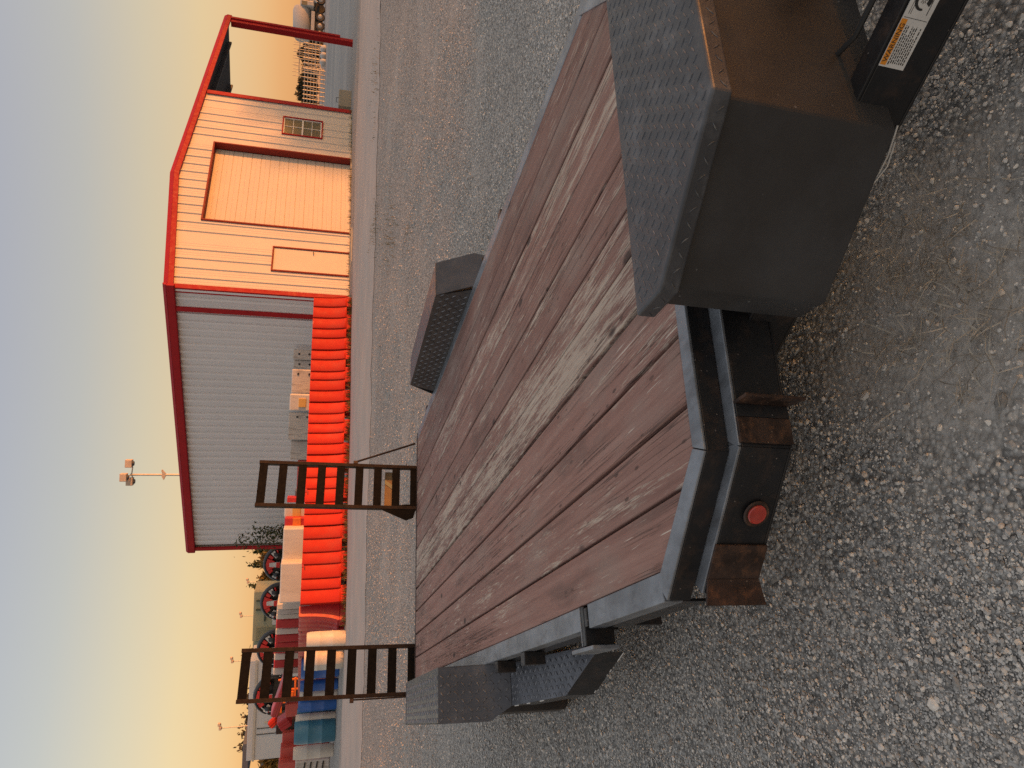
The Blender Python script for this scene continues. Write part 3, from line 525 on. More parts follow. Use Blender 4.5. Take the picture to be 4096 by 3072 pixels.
tp(MB().tube([(.172, 6.12, .49), (.176, 6.09, .05)], .006, 8), 'brace_rod', 'ramp_rail', r1); tp(MB().box(.150, .182, 6.10, 6.14, .475, .505), 'hinge_lug', 'rust_sunlit_steel', r1, .002)
# tool box on the tongue
topz = .20
LB = [(.752, 1.138), (.746, 1.029), (.988, .739), (1.682, .690), (1.950, .92), (1.925, 1.025)]      # lid outline seen from above
def inset(poly, d):
    c_ = np.mean(np.array(poly), 0); out = []
    for i, p in enumerate(poly):
        p = np.array(p); e0 = nv(p - np.array(poly[i - 1])); e1 = nv(np.array(poly[(i + 1) % len(poly)]) - p); bis = nv(np.array([-(e0[1] + e1[1]), e0[0] + e1[0]])); s_ = d / max(.35, (bis @ np.array([-e0[1], e0[0]])))
        q = p + bis * s_; out.append(tuple(q)) 
    return out
ins = inset(LB, .022); 
if np.hypot(*(np.array(ins[0]) - np.mean(np.array(LB), 0))) > np.hypot(*(np.array(LB[0]) - np.mean(np.array(LB), 0))): ins = inset(LB, -.022)
body = tp(MB().prism(ins, [-.19, -.205, -.225, -.225, -.205, -.19], topz - .02), 'tool_box', 'box_paint', None, .008, 3); body['label'] = 'black tool box with tread-plate lid on the tongue'
lid = tp(MB().prism(LB, topz - .043, topz), 'lid', 'lid_paint', body, .006, 3)
def in_poly(poly, x, y, m=.012):
    for i, p in enumerate(poly):
        q = poly[(i + 1) % len(poly)]; e = nv([q[0] - p[0], q[1] - p[1]]); cr_ = e[0] * (y - p[1]) - e[1] * (x - p[0])
        if cr_ < m: return False
    return True
LBc = LB if sum(LB[i][0] * LB[(i + 1) % 6][1] - LB[(i + 1) % 6][0] * LB[i][1] for i in range(6)) > 0 else LB[::-1]
lugs([((.74, .68, topz + .0004), (1.22, 0, 0), (0, .48, 0), (0, 0, 1), lambda s_, t_: in_poly(LBc, .74 + 1.22 * s_, .68 + .48 * t_, .016))], 'tread_lugs', 'lid_lug', lid, pitch=.0245, ln=.0225, wd=.0042, ht=.0010, ang=R(18))
qq = []
for i in range(6):
    p, q = np.array([*LB[i], topz - .040]), np.array([*LB[(i + 1) % 6], topz - .040]); n_ = np.cross(q - p, [0, 0, 1.]); n_ = nv(n_); c_ = np.array([1.34, .92, topz - .04]); n_ = n_ if n_ @ (p - c_) > 0 else -n_
    qq.append((p + n_ * .0005, q - p, np.array([0, 0, .040]), n_, None))
lugs(qq, 'tread_lugs', 'lid_lug', lid, pitch=.030, ln=.022, wd=.004, ht=.0010)
for k, (x_, z_, l_) in enumerate(((.80, .02, .03), (.815, .045, .02), (.80, -.03, .012))):       # scuffs on the box side
    t_ = (x_ - .768) / (1.01 - .768)
# tongue
TA = np.array([.819, 1.240]); TB = np.array([1.305, .247])
for k in (0, 1):
    fxx = (lambda p: (p[0], p[1])) if k == 0 else (lambda p: (2 * CX - p[0], p[1]))
    v2 = nv(TB - TA); n2 = np.array([-v2[1], v2[0]]); n2 = n2 if n2[0] > 0 else -n2
    s0 = TA - v2 * .25
    tp(MB().prism([fxx(p) for p in (s0, TB, TB + n2 * .007, s0 + n2 * .007)], -.262, -.150), 'tongue_beam', 'black_steel', None, .002)
    tp(MB().prism([fxx(p) for p in (s0, TB, TB + n2 * .05, s0 + n2 * .05)], -.2695, -.2625), 'tongue_flange', 'black_steel', None, .002)
    tp(MB().prism([fxx(p) for p in (s0, TB, TB + n2 * .05, s0 + n2 * .05)], -.1495, -.1425), 'tongue_flange', 'black_steel', None, .002)
tp(MB().box(1.245, 1.425, -.06, .27, -.27, -.14), 'coupler', 'black_steel', None, .02, 3)
# warning label on the tongue
lab_o = np.array([.955, 0, 0.]); v3 = np.array([v2[0], v2[1], 0.]); no = -np.array([n2[0], n2[1], 0.])
t0 = (1.083 - TA[0]) / v2[0]                                # where the label starts along the beam
def lf(s_, z_, d_): p = TA + v2 * (.607 + s_); return (p[0] + no[0] * d_, p[1] + no[1] * d_, z_)
lz0, lz1 = -.208, -.151; LL_ = .30
lb = tp(MB().box(0, LL_, lz0, lz1, .0004, .0012, lambda a_, b_, c_: lf(a_, b_, c_)), 'warning_label', 'label'); lb['label'] = 'peeling white warning sticker with orange heading'
tp(MB().box(.003, .083, lz1 - .0135, lz1 - .001, .0013, .0016, lf), 'heading_band', 'orange_print', lb)
def text(body_, s_, z_, size, mat, parent, name, sx_=1.):
    cu = bpy.data.curves.new(name, 'FONT'); cu.body = body_; cu.size = size; cu.extrude = .0002
    to = bpy.data.objects.new(name, cu); C.objects.link(to); bpy.context.view_layer.update()
    dg = bpy.context.evaluated_depsgraph_get(); me = bpy.data.meshes.new_from_object(to.evaluated_get(dg)); bpy.data.objects.remove(to); bpy.data.curves.remove(cu)
    for vv in me.vertices:
        q = np.array(lf(s_ + vv.co.x * sx_, z_ + vv.co.y, .0019 + vv.co.z)) - O; vv.co = q.tolist()
    me.materials.append(M[mat]); o = bpy.data.objects.new(name, me); C.objects.link(o); o.parent = parent; return o
text('WARNING', .008, lz1 - .0122, .0140, 'black_print', lb, 'lettering', 1.0)
g = np.random.default_rng(5)
rows = MB()
for r_ in range(8):
    z_ = lz1 - .0165 - r_ * .0046; s_ = .005 if r_ == 0 else .008; endl = .080 - (.02 if r_ in (2, 6) else 0) - g.uniform(0, .008)
    while s_ < endl:
        w_ = g.uniform(.002, .007); rows.box(s_, min(s_ + w_, endl), z_ - .0022, z_, .0013, .0016, lf); s_ += w_ + .0016
tp(rows, 'fine_print', 'black_print', lb)['kind'] = 'stuff'
tp(MB().box(.0855, .0863, lz0 + .003, lz1 - .003, .0013, .0016, lf), 'divider_line', 'black_print', lb)
def ringp(cs, cz, ra, rb_, a0, a1, k=26):
    m = MB(); vs = []; 
    for i in range(k + 1):
        t_ = a0 + (a1 - a0) * i / k; f_ = i / k
        for rr_ in (ra, rb_ + (ra - rb_) * max(0, f_ * 1.25 - .6)): vs.append(lf(cs + rr_ * math.cos(t_), cz + rr_ * math.sin(t_), .0016))
    m.add(vs, [(2 * i, 2 * i + 1, 2 * i + 3, 2 * i + 2) for i in range(k)]); return m
tp(ringp(.118, -.178, .018, .0085, R(-120), R(200)), 'tire_symbol', 'black_print', lb)
icon = MB()
for i in range(8):
    a_ = i * math.pi / 4; icon.prism([(.118 + .002 * math.cos(a_ + 1.3), -.178 + .002 * math.sin(a_ + 1.3)), (.118 + .0065 * math.cos(a_ + .12), -.178 + .0065 * math.sin(a_ + .12)), (.118 + .0065 * math.cos(a_ - .12), -.178 + .0065 * math.sin(a_ - .12))], .0014, .0017, lf)
icon.box(.092, .125, lz1 - .009, lz1 - .0082, .0013, .0016, lf); icon.box(.092, .125, lz1 - .013, lz1 - .0122, .0013, .0016, lf); icon.box(.142, .180, -.190, -.1892, .0013, .0016, lf); icon.box(.095, .150, lz0 + .010, lz0 + .0114, .0013, .0016, lf); icon.box(.150, .156, -.192, -.178, .0013, .0016, lf)
tp(icon, 'diagram_lines', 'black_print', lb)
# pale wire hanging under the beam and dark cables behind it
def bl(s_, z_, d_): p = TA + v2 * s_; return (p[0] + no[0] * d_, p[1] + no[1] * d_, z_)
tp(MB().tube([bl(.37, -.262, .004), bl(.41, -.272, .006), bl(.45, -.270, .006), bl(.51, -.258, .003)], .0022, 6), 'cable', 'white_scrape'); tp(MB().tube([bl(.39, -.268, .010), bl(.43, -.277, .012), bl(.48, -.268, .008)], .0018, 6), 'cable', 'white_scrape')
tp(MB().tube([(1.20, .95, -.12), (1.17, .70, -.13), (1.24, .50, -.12), (1.30, .2, -.13)], .006, 8), 'wiring', 'dark')
tp(MB().tube([(1.335, .35, -.50), (1.335, .35, .30)], .03, 14), 'jack', 'black_steel'); tp(MB().box(1.26, 1.41, .27, .43, -.54, -.5), 'jack_foot', 'black_steel', None, .004)

# ---------------------------------------------------------------- metal shop building
KB = 19.9
A1, A2 = R(57.8), R(-58.0)
C0 = at(1397.5, 1198.6, KB); E1 = np.array([math.sin(A1), math.cos(A1), 0]); E2 = np.array([math.sin(A2), math.cos(A2), 0])
N1 = np.array([math.cos(A1), -math.sin(A1), 0]); N2 = np.array([math.sin(A2 - math.pi / 2), math.cos(A2 - math.pi / 2), 0]); N2 = N2 if N2[1] < 0 else -N2
q = KB / 18.6
shop = empty('metal_shop', C0); setp(shop, 'stone-coloured metal shop with red trim, roll-up door and open side bay', 'building')
def fr(s, n, z): return C0 + E1 * s + N1 * n + np.array([0, 0, z])
def sd_(t, n, z): return C0 + E2 * t + N2 * n + np.array([0, 0, z])
def bb(mb, name, mat, parent=None, bevel=0): return mb.build(name, mat, parent or shop, bevel, C0)
WR, PR, SR, T2 = 7.60 * q, 11.45 * q, 3.95 * q, 9.6
ZL, ZR, ZP = 4.42 * q, 4.42 * q + .37 * q - .088 * (PR - SR), 4.79 * q
def roof(s): return ZL - .12 + (ZP - ZL) * s / SR if s < SR else ZP - .12 - (ZP - ZR) * (s - SR) / (PR - SR)
OP = [('g', 2.34 * q, 5.38 * q, 0, 3.835 * q), ('w', 6.155 * q, 6.90 * q, .90 * q, 2.01 * q), ('d', .78 * q, 1.59 * q, 0, 1.985 * q)]
pitch = .335; br = sorted(set([0., WR] + [round(i * pitch, 3) for i in range(1, int(WR / pitch) + 1)] + [o[1] for o in OP] + [o[2] for o in OP]))
for a_, b_ in zip(br[:-1], br[1:]):
    if b_ - a_ < .02: continue
    mid = (a_ + b_) / 2; spans = [(0.02, None)]
    for _, o0, o1, z0, z1 in OP:
        if o0 - .001 <= mid <= o1 + .001: spans = ([(0.02, z0)] if z0 > 0 else []) + [(z1, None)]
    for z0, z1 in spans:
        za = z1 if z1 is not None else roof(a_); zb = z1 if z1 is not None else roof(b_)
        mb = MB(); mb.hexa([fr(a_, 0, z0), fr(b_, 0, z0), fr(b_, -.02, z0), fr(a_, -.02, z0), fr(a_, 0, za), fr(b_, 0, zb), fr(b_, -.02, zb), fr(a_, -.02, za)])
        k = round(a_ / pitch) * pitch
        if abs(k - a_) < .004 and b_ - a_ > .11:            # major rib along the panel edge
            mb.add([fr(a_ + d, n_, z) for z in (z0, za) for d, n_ in ((.0, 0), (.026, .030), (.062, .030), (.088, 0))], [(0, 1, 5, 4), (1, 2, 6, 5), (2, 3, 7, 6), (0, 3, 2, 1), (4, 5, 6, 7)])
            for d in (.17, .25):
                if b_ - a_ > d + .03: mb.add([fr(a_ + d + e_, n_, z) for z in (z0, za) for e_, n_ in ((-.015, 0), (0, .006), (.015, 0))], [(0, 1, 4, 3), (1, 2, 5, 4)])
        bb(mb, 'wall_panel', 'wall_sheet')
ps = .235
for i in range(int(T2 / ps)):
    t0_ = i * ps; t1_ = min(T2, t0_ + ps); mb = MB(); z1 = ZL - .10
    mb.box(t0_, t1_, -.02, 0, .02, z1, sd_); mb.add([sd_(t0_ + d, n_, z) for z in (.02, z1) for d, n_ in ((.0, 0), (.022, .050), (.078, .050), (.10, 0))], [(0, 1, 5, 4), (1, 2, 6, 5), (2, 3, 7, 6), (4, 5, 6, 7)])
    bb(mb, 'wall_panel', 'side_sheet')
# back and inner walls close the box
bk0 = lambda s, n, z: C0 + E1 * s + E2 * (T2 + n) + np.array([0, 0, z])
bb(MB().hexa([bk0(0, 0, 0), bk0(WR, 0, 0), bk0(WR, .03, 0), bk0(0, .03, 0), bk0(0, 0, ZL - .1), bk0(WR, 0, roof(WR)), bk0(WR, .03, roof(WR)), bk0(0, .03, ZL - .1)]), 'back_wall', 'wall_sheet')
iw = lambda t, n, z: C0 + E1 * (WR + n) + E2 * t + np.array([0, 0, z])
bb(MB().box(.1, T2, -.05, -.02, 0, roof(WR) - .01, iw), 'bay_wall', 'wall_sheet')
# roof slabs and deep red fascia
def rf(s, t, z): return C0 + E1 * s + E2 * t + np.array([0, 0, z])
for s0_, s1_, z0_, z1_ in ((-.05, SR, ZL, ZP), (SR, PR + .15, ZP, ZR)):
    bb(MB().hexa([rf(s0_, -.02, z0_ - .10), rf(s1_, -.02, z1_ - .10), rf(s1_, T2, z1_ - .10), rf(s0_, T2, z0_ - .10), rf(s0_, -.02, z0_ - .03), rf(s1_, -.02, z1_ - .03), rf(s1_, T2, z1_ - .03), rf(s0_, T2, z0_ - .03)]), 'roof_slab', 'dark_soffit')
    f1 = MB(); f1.hexa([fr(s0_, .09, z0_ - .22), fr(s1_, .09, z1_ - .22), fr(s1_, .02, z1_ - .22), fr(s0_, .02, z0_ - .22), fr(s0_, .10, z0_ - .09), fr(s1_, .10, z1_ - .09), fr(s1_, .02, z1_ - .09), fr(s0_, .02, z0_ - .09)])
    bb(f1, 'gable_fascia', 'red_trim')
    f2 = MB(); f2.hexa([fr(s0_, .104, z0_ - .088), fr(s1_, .104, z1_ - .088), fr(s1_, .0, z1_ - .088), fr(s0_, .0, z0_ - .088), fr(s0_, .03, z0_ + .03), fr(s1_, .03, z1_ + .03), fr(s1_, .0, z1_ + .03), fr(s0_, .0, z0_ + .03)])
    bb(f2, 'rake_cap', 'red_trim')
for i in range(7): t_ = .6 + i * 1.45; bb(MB().hexa([rf(WR + .1, t_, roof(WR) - .12), rf(PR - .2, t_, ZR - .22), rf(PR - .2, t_ + .06, ZR - .22), rf(WR + .1, t_ + .06, roof(WR) - .12), rf(WR + .1, t_, roof(WR) - .0), rf(PR - .2, t_, ZR - .09), rf(PR - .2, t_ + .06, ZR - .09), rf(WR + .1, t_ + .06, roof(WR) - .0)]), 'purlin', 'kart_grey')
bb(MB().box(-.12, T2 + .05, .01, .14, ZL - .25, ZL - .05, sd_), 'eave_gutter', 'red_trim', None, .02); bb(MB().hexa([sd_(-.12, .14, ZL - .049), sd_(T2 + .05, .14, ZL - .049), sd_(T2 + .05, 0, ZL - .049), sd_(-.12, 0, ZL - .049), sd_(-.12, .05, ZL + .04), sd_(T2 + .05, .05, ZL + .04), sd_(T2 + .05, 0, ZL + .04), sd_(-.12, 0, ZL + .04)]), 'eave_cap', 'red_trim')
# vertical trims, downspout, bay post
bb(MB().box(-.04, .10, .036, .05, .02, ZL - .22, fr), 'corner_trim', 'red_trim'); bb(MB().box(-.02, .12, .035, .045, .02, ZL - .25, sd_), 'corner_trim', 'red_trim')
bb(MB().box(.52, .64, .035, .12, .1, ZL - .25, sd_), 'downspout', 'red_trim', None, .01); bb(MB().box(T2 - .14, T2 - .01, .035, .10, .1, ZL - .25, sd_), 'downspout', 'red_trim', None, .01)
bb(MB().box(WR - .12, WR + .04, .036, .055, .02, roof(WR) - .1, fr), 'corner_trim', 'red_trim')
bb(MB().box(PR - .16, PR, -.16, .05, -.05, ZR - .2, fr), 'bay_post', 'red_trim', None, .005); bb(MB().box(PR - .02, PR + .08, .03, .10, .45, ZR - .2, fr), 'downspout', 'red_trim', None, .01)
# roll-up door set back in its opening
g0, g1, gt = OP[0][1], OP[0][2], OP[0][4]; dep = -.20
for s_ in (g0, g1): bb(MB().box(s_ - .022, s_ + .022, dep, .045, .0, gt + .02, fr), 'door_jamb', 'door_trim', None, .004)
bb(MB().box(g0 - .022, g1 + .022, dep, .046, gt - .02, gt + .03, fr), 'door_header', 'door_trim', None, .004)
door = bb(MB().box(g0 + .03, g1 - .03, dep - .06, dep - .03, .0, gt, fr), 'rollup_door', 'door_sheet')
ns = 15; hs = (gt - .02) / ns
for i in range(ns):
    z0 = .005 + i * hs; mb = MB(); a0, a1 = g0 + .035, g1 - .035
    prof = [(z0 + .004, dep - .03), (z0 + .010, dep - .012), (z0 + hs * .45, dep - .012), (z0 + hs * .5, dep - .018), (z0 + hs * .55, dep - .012), (z0 + hs - .010, dep - .012), (z0 + hs - .004, dep - .03)]
    mb.add([fr(s_, n_, z) for s_ in (a0, a1) for z, n_ in prof], [(j, j + 1, j + 8, j + 7) for j in range(6)] + [tuple(range(7)), tuple(range(13, 6, -1))]); bb(mb, 'slat', 'door_sheet', door)
for z in (.6, 1.2, 1.9, 2.5, 3.2, 3.9): bb(MB().box(g1 - .075, g1 - .035, dep - .012, dep - .002, z, z + .09, fr), 'hinge_clip', 'pole', door)
# walk door
d0, d1, dt = OP[2][1], OP[2][2], OP[2][4]
wd = bb(MB().box(d0 + .02, d1 - .02, -.02, .012, .03, dt - .02, fr), 'walk_door', 'door_sheet', None, .004)
for s_ in (d0, d1): bb(MB().box(s_ - .018, s_ + .018, -.01, .046, .0, dt + .02, fr), 'door_frame', 'door_trim', wd)
bb(MB().box(d0 - .018, d1 + .018, -.01, .047, dt - .015, dt + .025, fr), 'door_frame', 'door_trim', wd)
bb(MB().tube([fr(d1 - .10, .012, 1.03), fr(d1 - .10, .06, 1.03), fr(d1 - .17, .062, 1.02)], .014, 8), 'door_handle', 'handle', wd)
bb(MB().box(d0 - .2, d1 + .2, .02, .9, -.06, .012, fr), 'door_slab', 'concrete', None, .01)
# window
w0, w1, wz0, wz1 = OP[1][1:]
wn = bb(MB().box(w0, w1, -.10, -.06, wz0, wz1, fr), 'window', 'room')
for a_, b_, c_, d_ in ((w0 - .035, w1 + .035, wz1, wz1 + .04), (w0 - .035, w1 + .035, wz0 - .04, wz0), (w0 - .035, w0, wz0, wz1), (w1, w1 + .035, wz0, wz1)): bb(MB().box(a_, b_, -.02, .044, c_, d_, fr), 'window_trim', 'red_trim', wn)
zm = (wz0 + wz1) / 2; fwd = .035
for a_, b_, c_, d_ in ((w0, w1, wz1 - fwd, wz1), (w0, w1, wz0, wz0 + fwd), (w0, w1, zm - .025, zm + .025), (w0, w0 + fwd, wz0, wz1), (w1 - fwd, w1, wz0, wz1)): bb(MB().box(a_, b_, -.035, .014, c_ + .0003, d_ - .0003, fr), 'sash', 'window_frame', wn)
sm_ = (w0 + w1) / 2
for za, zb in ((wz0 + fwd, zm - .025), (zm + .025, wz1 - fwd)):
    bb(MB().box(sm_ - .009, sm_ + .009, -.022, .004, za, zb, fr), 'muntin', 'window_frame', wn); zc = (za + zb) / 2; bb(MB().box(w0 + fwd, w1 - fwd, -.021, .003, zc - .009, zc + .009, fr), 'muntin', 'window_frame', wn)
    for s0_, s1_ in ((w0 + fwd, sm_ - .009), (sm_ + .009, w1 - fwd)):
        for z0_, z1_ in ((za, zc - .009), (zc + .009, zb)): bb(MB().box(s0_, s1_, -.018, -.012, z0_, z1_, fr), 'pane', 'glass', wn)
# wall foot of soil stained concrete
bb(MB().box(-.05, WR + .05, .0, .06, -.25, .02, fr), 'footing', 'concrete'); bb(MB().box(-.05, T2, .0, .06, -.25, .02, sd_), 'footing', 'concrete')

# ---------------------------------------------------------------- plastic barriers in front of the shop
RA = at(1398, 1206, 18.75); RB = at(1374, 2413, 15.5); bd = RB - RA; bd[2] = 0; bl_ = np.linalg.norm(bd[:2]); BE = bd / bl_; BN = np.array([-BE[1], BE[0], 0]); BN = BN if BN[1] < 0 else -BN
def row_t(y):                                              # distance along the row of a photo column
    r = ray(1390, y); A = np.array([[r[0], -BE[0]], [r[1], -BE[1]]]); s = np.linalg.solve(A, RA[:2]); return s[1]
def barrier(name, Lb, Hb, mat, ribs, dep=.21):
    root = empty(name, (0, 0, 0)); m = MB()
    prof = [(.135, .225), (.175, .228), (.20, .212), (.30, .180), (.45, .150), (.62, .128), (.80, .118), (.96, .115), (1., .108)]
    cols = []; 
    edges = np.linspace(.0, Lb, ribs + 1); edges[1:-1] += rng.uniform(-.03, .03, ribs - 1)
    for k in range(ribs):
        a_, b_ = edges[k], edges[k + 1]; cols += [(a_ + .001, -.020), (a_ + .010, -.016), (a_ + .035, -.002), (a_ + (b_ - a_) * .5, .016), (b_ - .024, .028), (b_ - .006, .018), (b_ - .001, -.020)]
    for side in (1, -1):
        vs = [(x, -side * (p_ + d_ * (1 if z_ < .97 and z_ > .14 else .4)), z_ * Hb) for x, d_ in cols for z_, p_ in prof]; n = len(prof)
        m.add(vs, [(i * n + j, (i + 1) * n + j, (i + 1) * n + j + 1, i * n + j + 1) for i in range(len(cols) - 1) for j in range(n - 1)], True)
    x0, x1 = cols[0][0], cols[-1][0]
    for x in (x0, x1): m.add([(x, -p_, z_ * Hb) for z_, p_ in prof] + [(x, p_, z_ * Hb) for z_, p_ in prof[::-1]], [tuple(range(2 * len(prof)))])
    n = len(prof); tops = [(x, s_ * (.108 + d_ * .4), Hb) for x, d_ in cols for s_ in (-1, 1)]; m.add(tops, [(2 * i, 2 * i + 2, 2 * i + 3, 2 * i + 1) for i in range(len(cols) - 1)])
    bots = [(x, s_ * (.225 + d_ * .4), .135 * Hb) for x, d_ in cols for s_ in (-1, 1)]; m.add(bots, [(2 * i + 1, 2 * i + 3, 2 * i + 2, 2 * i) for i in range(len(cols) - 1)])
    m.build('barrier_body', mat, root)
    fx = [0.0, Lb * .20, Lb * .34, Lb * .64, Lb * .78, Lb]      # feet leave two fork pockets
    for a_, b_ in ((fx[0], fx[1]), (fx[2], fx[3]), (fx[4], fx[5])): MB().box(a_ + .012, b_ - .012, -.238, .238, 0, .134 * Hb).build('foot', mat, root, .015)
    for a_ in (.10, .30, .50, .70, .90): 
        if ribs > 3: MB().box(Lb * a_ - .006, Lb * a_ + .006, -.25, -.235, .015, .125 * Hb).build('foot_rib', mat, root)
    k = Lb * .47; MB().box(k, k + .10, -.124, -.06, Hb * .955, Hb * 1.001 + .002).build('top_slot', 'red_plastic', root); MB().box(k + .09, k + .17, -.1325, -.10, Hb * .93, Hb * .945).build('top_slot', 'dark', root)
    return root
ys = [1206, 1415, 1621, 1828, 2108, 2414]; names = ['first red plastic barrier by the shop corner, beside the walk door', 'second red plastic barrier from the shop corner', 'third red plastic barrier from the shop corner, with a torn foot', 'red plastic barrier standing behind the right-hand loading ramp', 'red plastic barrier below the two beige blocks, at the bend of the row']
BT = [row_t(y) for y in ys]; BHT = .965
for i in range(5):
    Lb = BT[i + 1] - BT[i] - .012; o = barrier('water_barrier', Lb, BHT, 'barrier', 5 if i < 3 else 6); p = RA + BE * BT[i]; p[2] = gz(p[0], p[1]) - .005
    o.matrix_world = Matrix(np.array([[BE[0], -BN[0], 0, p[0]], [BE[1], -BN[1], 0, p[1]], [0, 0, 1, p[2]], [0, 0, 0, 1]]).tolist()); setp(o, names[i], 'barrier', 'red barriers in a row before the shop')
# the row turns away at its left end
PE = RA + BE * (BT[5] + .10); far_l = at(1290, 2860, 22.5); e_ = far_l - PE; e_[2] = 0; el = np.linalg.norm(e_); e_ /= el; nn2 = np.array([-e_[1], e_[0], 0]); nn2 = nn2 if nn2[1] < 0 else -nn2
lens = [1.75] * 5; tpos = .05; nms = ['shaded dark red barrier turning back behind the beige drum', 'faded pink-red barrier just behind the white drums', 'faded red barrier with flaking white lettering, behind the left ramp', 'faded red barrier behind the royal blue drum', 'farthest faded red barrier in the receding row']
for i in range(5):
    o = barrier('water_barrier', lens[i] - .02, BHT + .02, 'barrier_faded' if i else 'red_plastic', 6); p = PE + e_ * tpos; p[2] = gz(p[0], p[1]) - .005; tpos += lens[i]  # shade on the first, turned unit put into a darker red plastic
    o.matrix_world = Matrix(np.array([[e_[0], -nn2[0], 0, p[0]], [e_[1], -nn2[1], 0, p[1]], [0, 0, 1, p[2]], [0, 0, 0, 1]]).tolist()); setp(o, nms[i], 'barrier', 'faded barriers running back to the left')
    if i == 2:
        for k in range(5): MB().prism([(.25 + k * .2, .52), (.40 + k * .2, .55), (.36 + k * .2, .74), (.30 + k * .2, .80), (.27 + k * .2, .68)], 0, .006, lambda a_, b_, c_: (a_, -.178 - c_ + (b_ - .5) * .07, b_)).build('flaking_paint', 'white_plastic', o)

# blocks and panels stacked behind the row
def block(name, x0, x1, y0, y1, depth, thick, mat, label, cat, group=None, bolts=0, tilt=0., ground_it=True):
    """a slab whose camera-facing side fills photo pixels x0..x1 (up-down) and y0..y1 (right-left)"""
    pR = at((x0 + x1) / 2, y0, depth); pL = at((x0 + x1) / 2, y1, depth); zt_ = at(x0, (y0 + y1) / 2, depth)[2]; zb_ = at(x1, (y0 + y1) / 2, depth)[2]
    wv = pL - pR; wv[2] = 0; Wd = np.linalg.norm(wv); ex = wv / Wd; ny = np.array([-ex[1], ex[0], 0]); ny = ny if ny[1] > 0 else -ny
    org = (pR + pL) / 2; zg = gz(org[0], org[1]); z0_ = zg if ground_it else zb_; org[2] = z0_
    root = empty(name, org); f = lambda a_, b_, c_: (ex * a_ + ny * b_ + np.array([0, 0, c_]))
    main = MB().box(-Wd / 2, Wd / 2, 0, thick, 0, zt_ - z0_, f).build('body', mat, root, min(.03, Wd * .12))
    for k in range(bolts): MB().lathe([(0, .012), (.03, .012), (.03, -.01)], 10, lambda a_, b_, c_: f(-Wd / 2 + .12 + a_, -c_, (zb_ + zt_) / 2 - z0_ + (-.14 + .28 * k) + b_)).build('bolt_hole', 'dark', root)
    if tilt: root.rotation_euler = (0, tilt, 0)
    return setp(root, label, cat, group), (ex, ny, Wd, zt_ - z0_)
gB = 'white blocks behind the red row'
block('plastic_block', 1172, 1262, 1400, 1440, 20.62, .22, 'stained_white', 'grey stained block with two bolt holes nearest the shop corner', 'block', gB, 2)
block('plastic_block', 1173, 1262, 1441, 1476, 20.72, .22, 'stained_white', 'second grey bolted block, left of the one nearest the shop corner', 'block', gB, 2)
block('plastic_block', 1166, 1262, 1478, 1576, 18.9, .5, 'stained_white', 'sunlit streaked white block with two bolt holes above the red row', 'block', gB, 2)
o, (ex, ny, Wd, hh) = block('bracket_block', 1158, 1262, 1577, 1644, 18.3, .45, 'white_plastic', 'rounded white bracket block with an amber insert', 'block', gB)
zl = hh; MB().box(-Wd * .25, Wd * .28, -.03, .02, zl - .40, zl - .22, lambda a_, b_, c_: ex * a_ + ny * b_ + np.array([0, 0, c_])).build('amber_insert', 'amber_plastic', o, .01)
block('plastic_block', 1152, 1262, 1652, 1760, 21.3, .4, 'stained_white', 'long grey scuffed block with two bolt holes right of the ramp', 'block', gB, 2)
block('plastic_block', 1160, 1262, 1764, 1840, 21.6, .4, 'stained_white', 'grey scuffed block partly behind the right ramp rail', 'block', gB)
block('scrap_pile', 1188, 1262, 1842, 1960, 21.6, .4, 'barrier_faded', 'mottled red and white scrap panel seen through the ramp rungs', 'scrap')
block('dark_bin', 1180, 1262, 1962, 1990, 17.3, .3, 'slate', 'small slate blue box seen through the ramp rungs', 'box')
block('red_block', 1148, 1260, 1990, 2010, 17.1, .3, 'red_plastic', 'small bright red block behind the ramp foot', 'block')
o, (ex, ny, Wd, hh) = block('bracket_block', 1137, 1260, 2028, 2070, 16.8, .45, 'white_plastic', 'cream block with amber centre left of the right ramp', 'block', gB)
MB().box(-Wd * .5, Wd * .5, -.03, .02, hh - .36, hh - .18, lambda a_, b_, c_: ex * a_ + ny * b_ + np.array([0, 0, c_])).build('amber_insert', 'amber_plastic', o, .01)
o, (ex, ny, Wd, hh) = block('red_bracket', 1138, 1260, 2071, 2110, 16.6, .45, 'red_plastic', 'red bracket block with an orange centre beside the beige block', 'block')
MB().box(-Wd * .5, Wd * .5, -.03, .02, hh - .36, hh - .18, lambda a_, b_, c_: ex * a_ + ny * b_ + np.array([0, 0, c_])).build('orange_insert', 'orange_paint', o, .01)
block('beige_block', 1131, 1262, 2113, 2249, 16.3, .6, 'white_plastic', 'clean beige block, right one of the two on top of the row', 'block', gB)
block('beige_block', 1120, 1262, 2251, 2411, 16.0, .6, 'white_plastic', 'dirty beige block, left one of the two on top of the row', 'block', gB)
# alternating red and white barrier ends going back to the left
cols_ = [(2413, 2436, 'white_plastic'), (2438, 2454, 'stained_white'), (2456, 2474, 'white_plastic'), (2476, 2511, 'red_plastic'), (2513, 2535, 'white_plastic'), (2537, 2566, 'red_plastic'), (2568, 2590, 'red_plastic'), (2592, 2610, 'red_plastic'), (2612, 2636, 'white_plastic'), (2638, 2668, 'red_plastic'), (2670, 2695, 'white_plastic')]
cnt = {}
for i, (a_, b_, mt) in enumerate(cols_):
    cw = {'white_plastic': 'white', 'stained_white': 'stained grey', 'red_plastic': 'crimson'}[mt]; cnt[cw] = cnt.get(cw, 0) + 1; od = ['', 'first', 'second', 'third', 'fourth', 'fifth', 'sixth'][cnt[cw]]
    block('stacked_barrier_end', 1108 - i * 1.5, 1262, a_, b_, 16.9 + i * .42, .8, mt, f'{od} {cw} upright end left of the dirty beige block', 'barrier', 'striped stack of barrier ends')
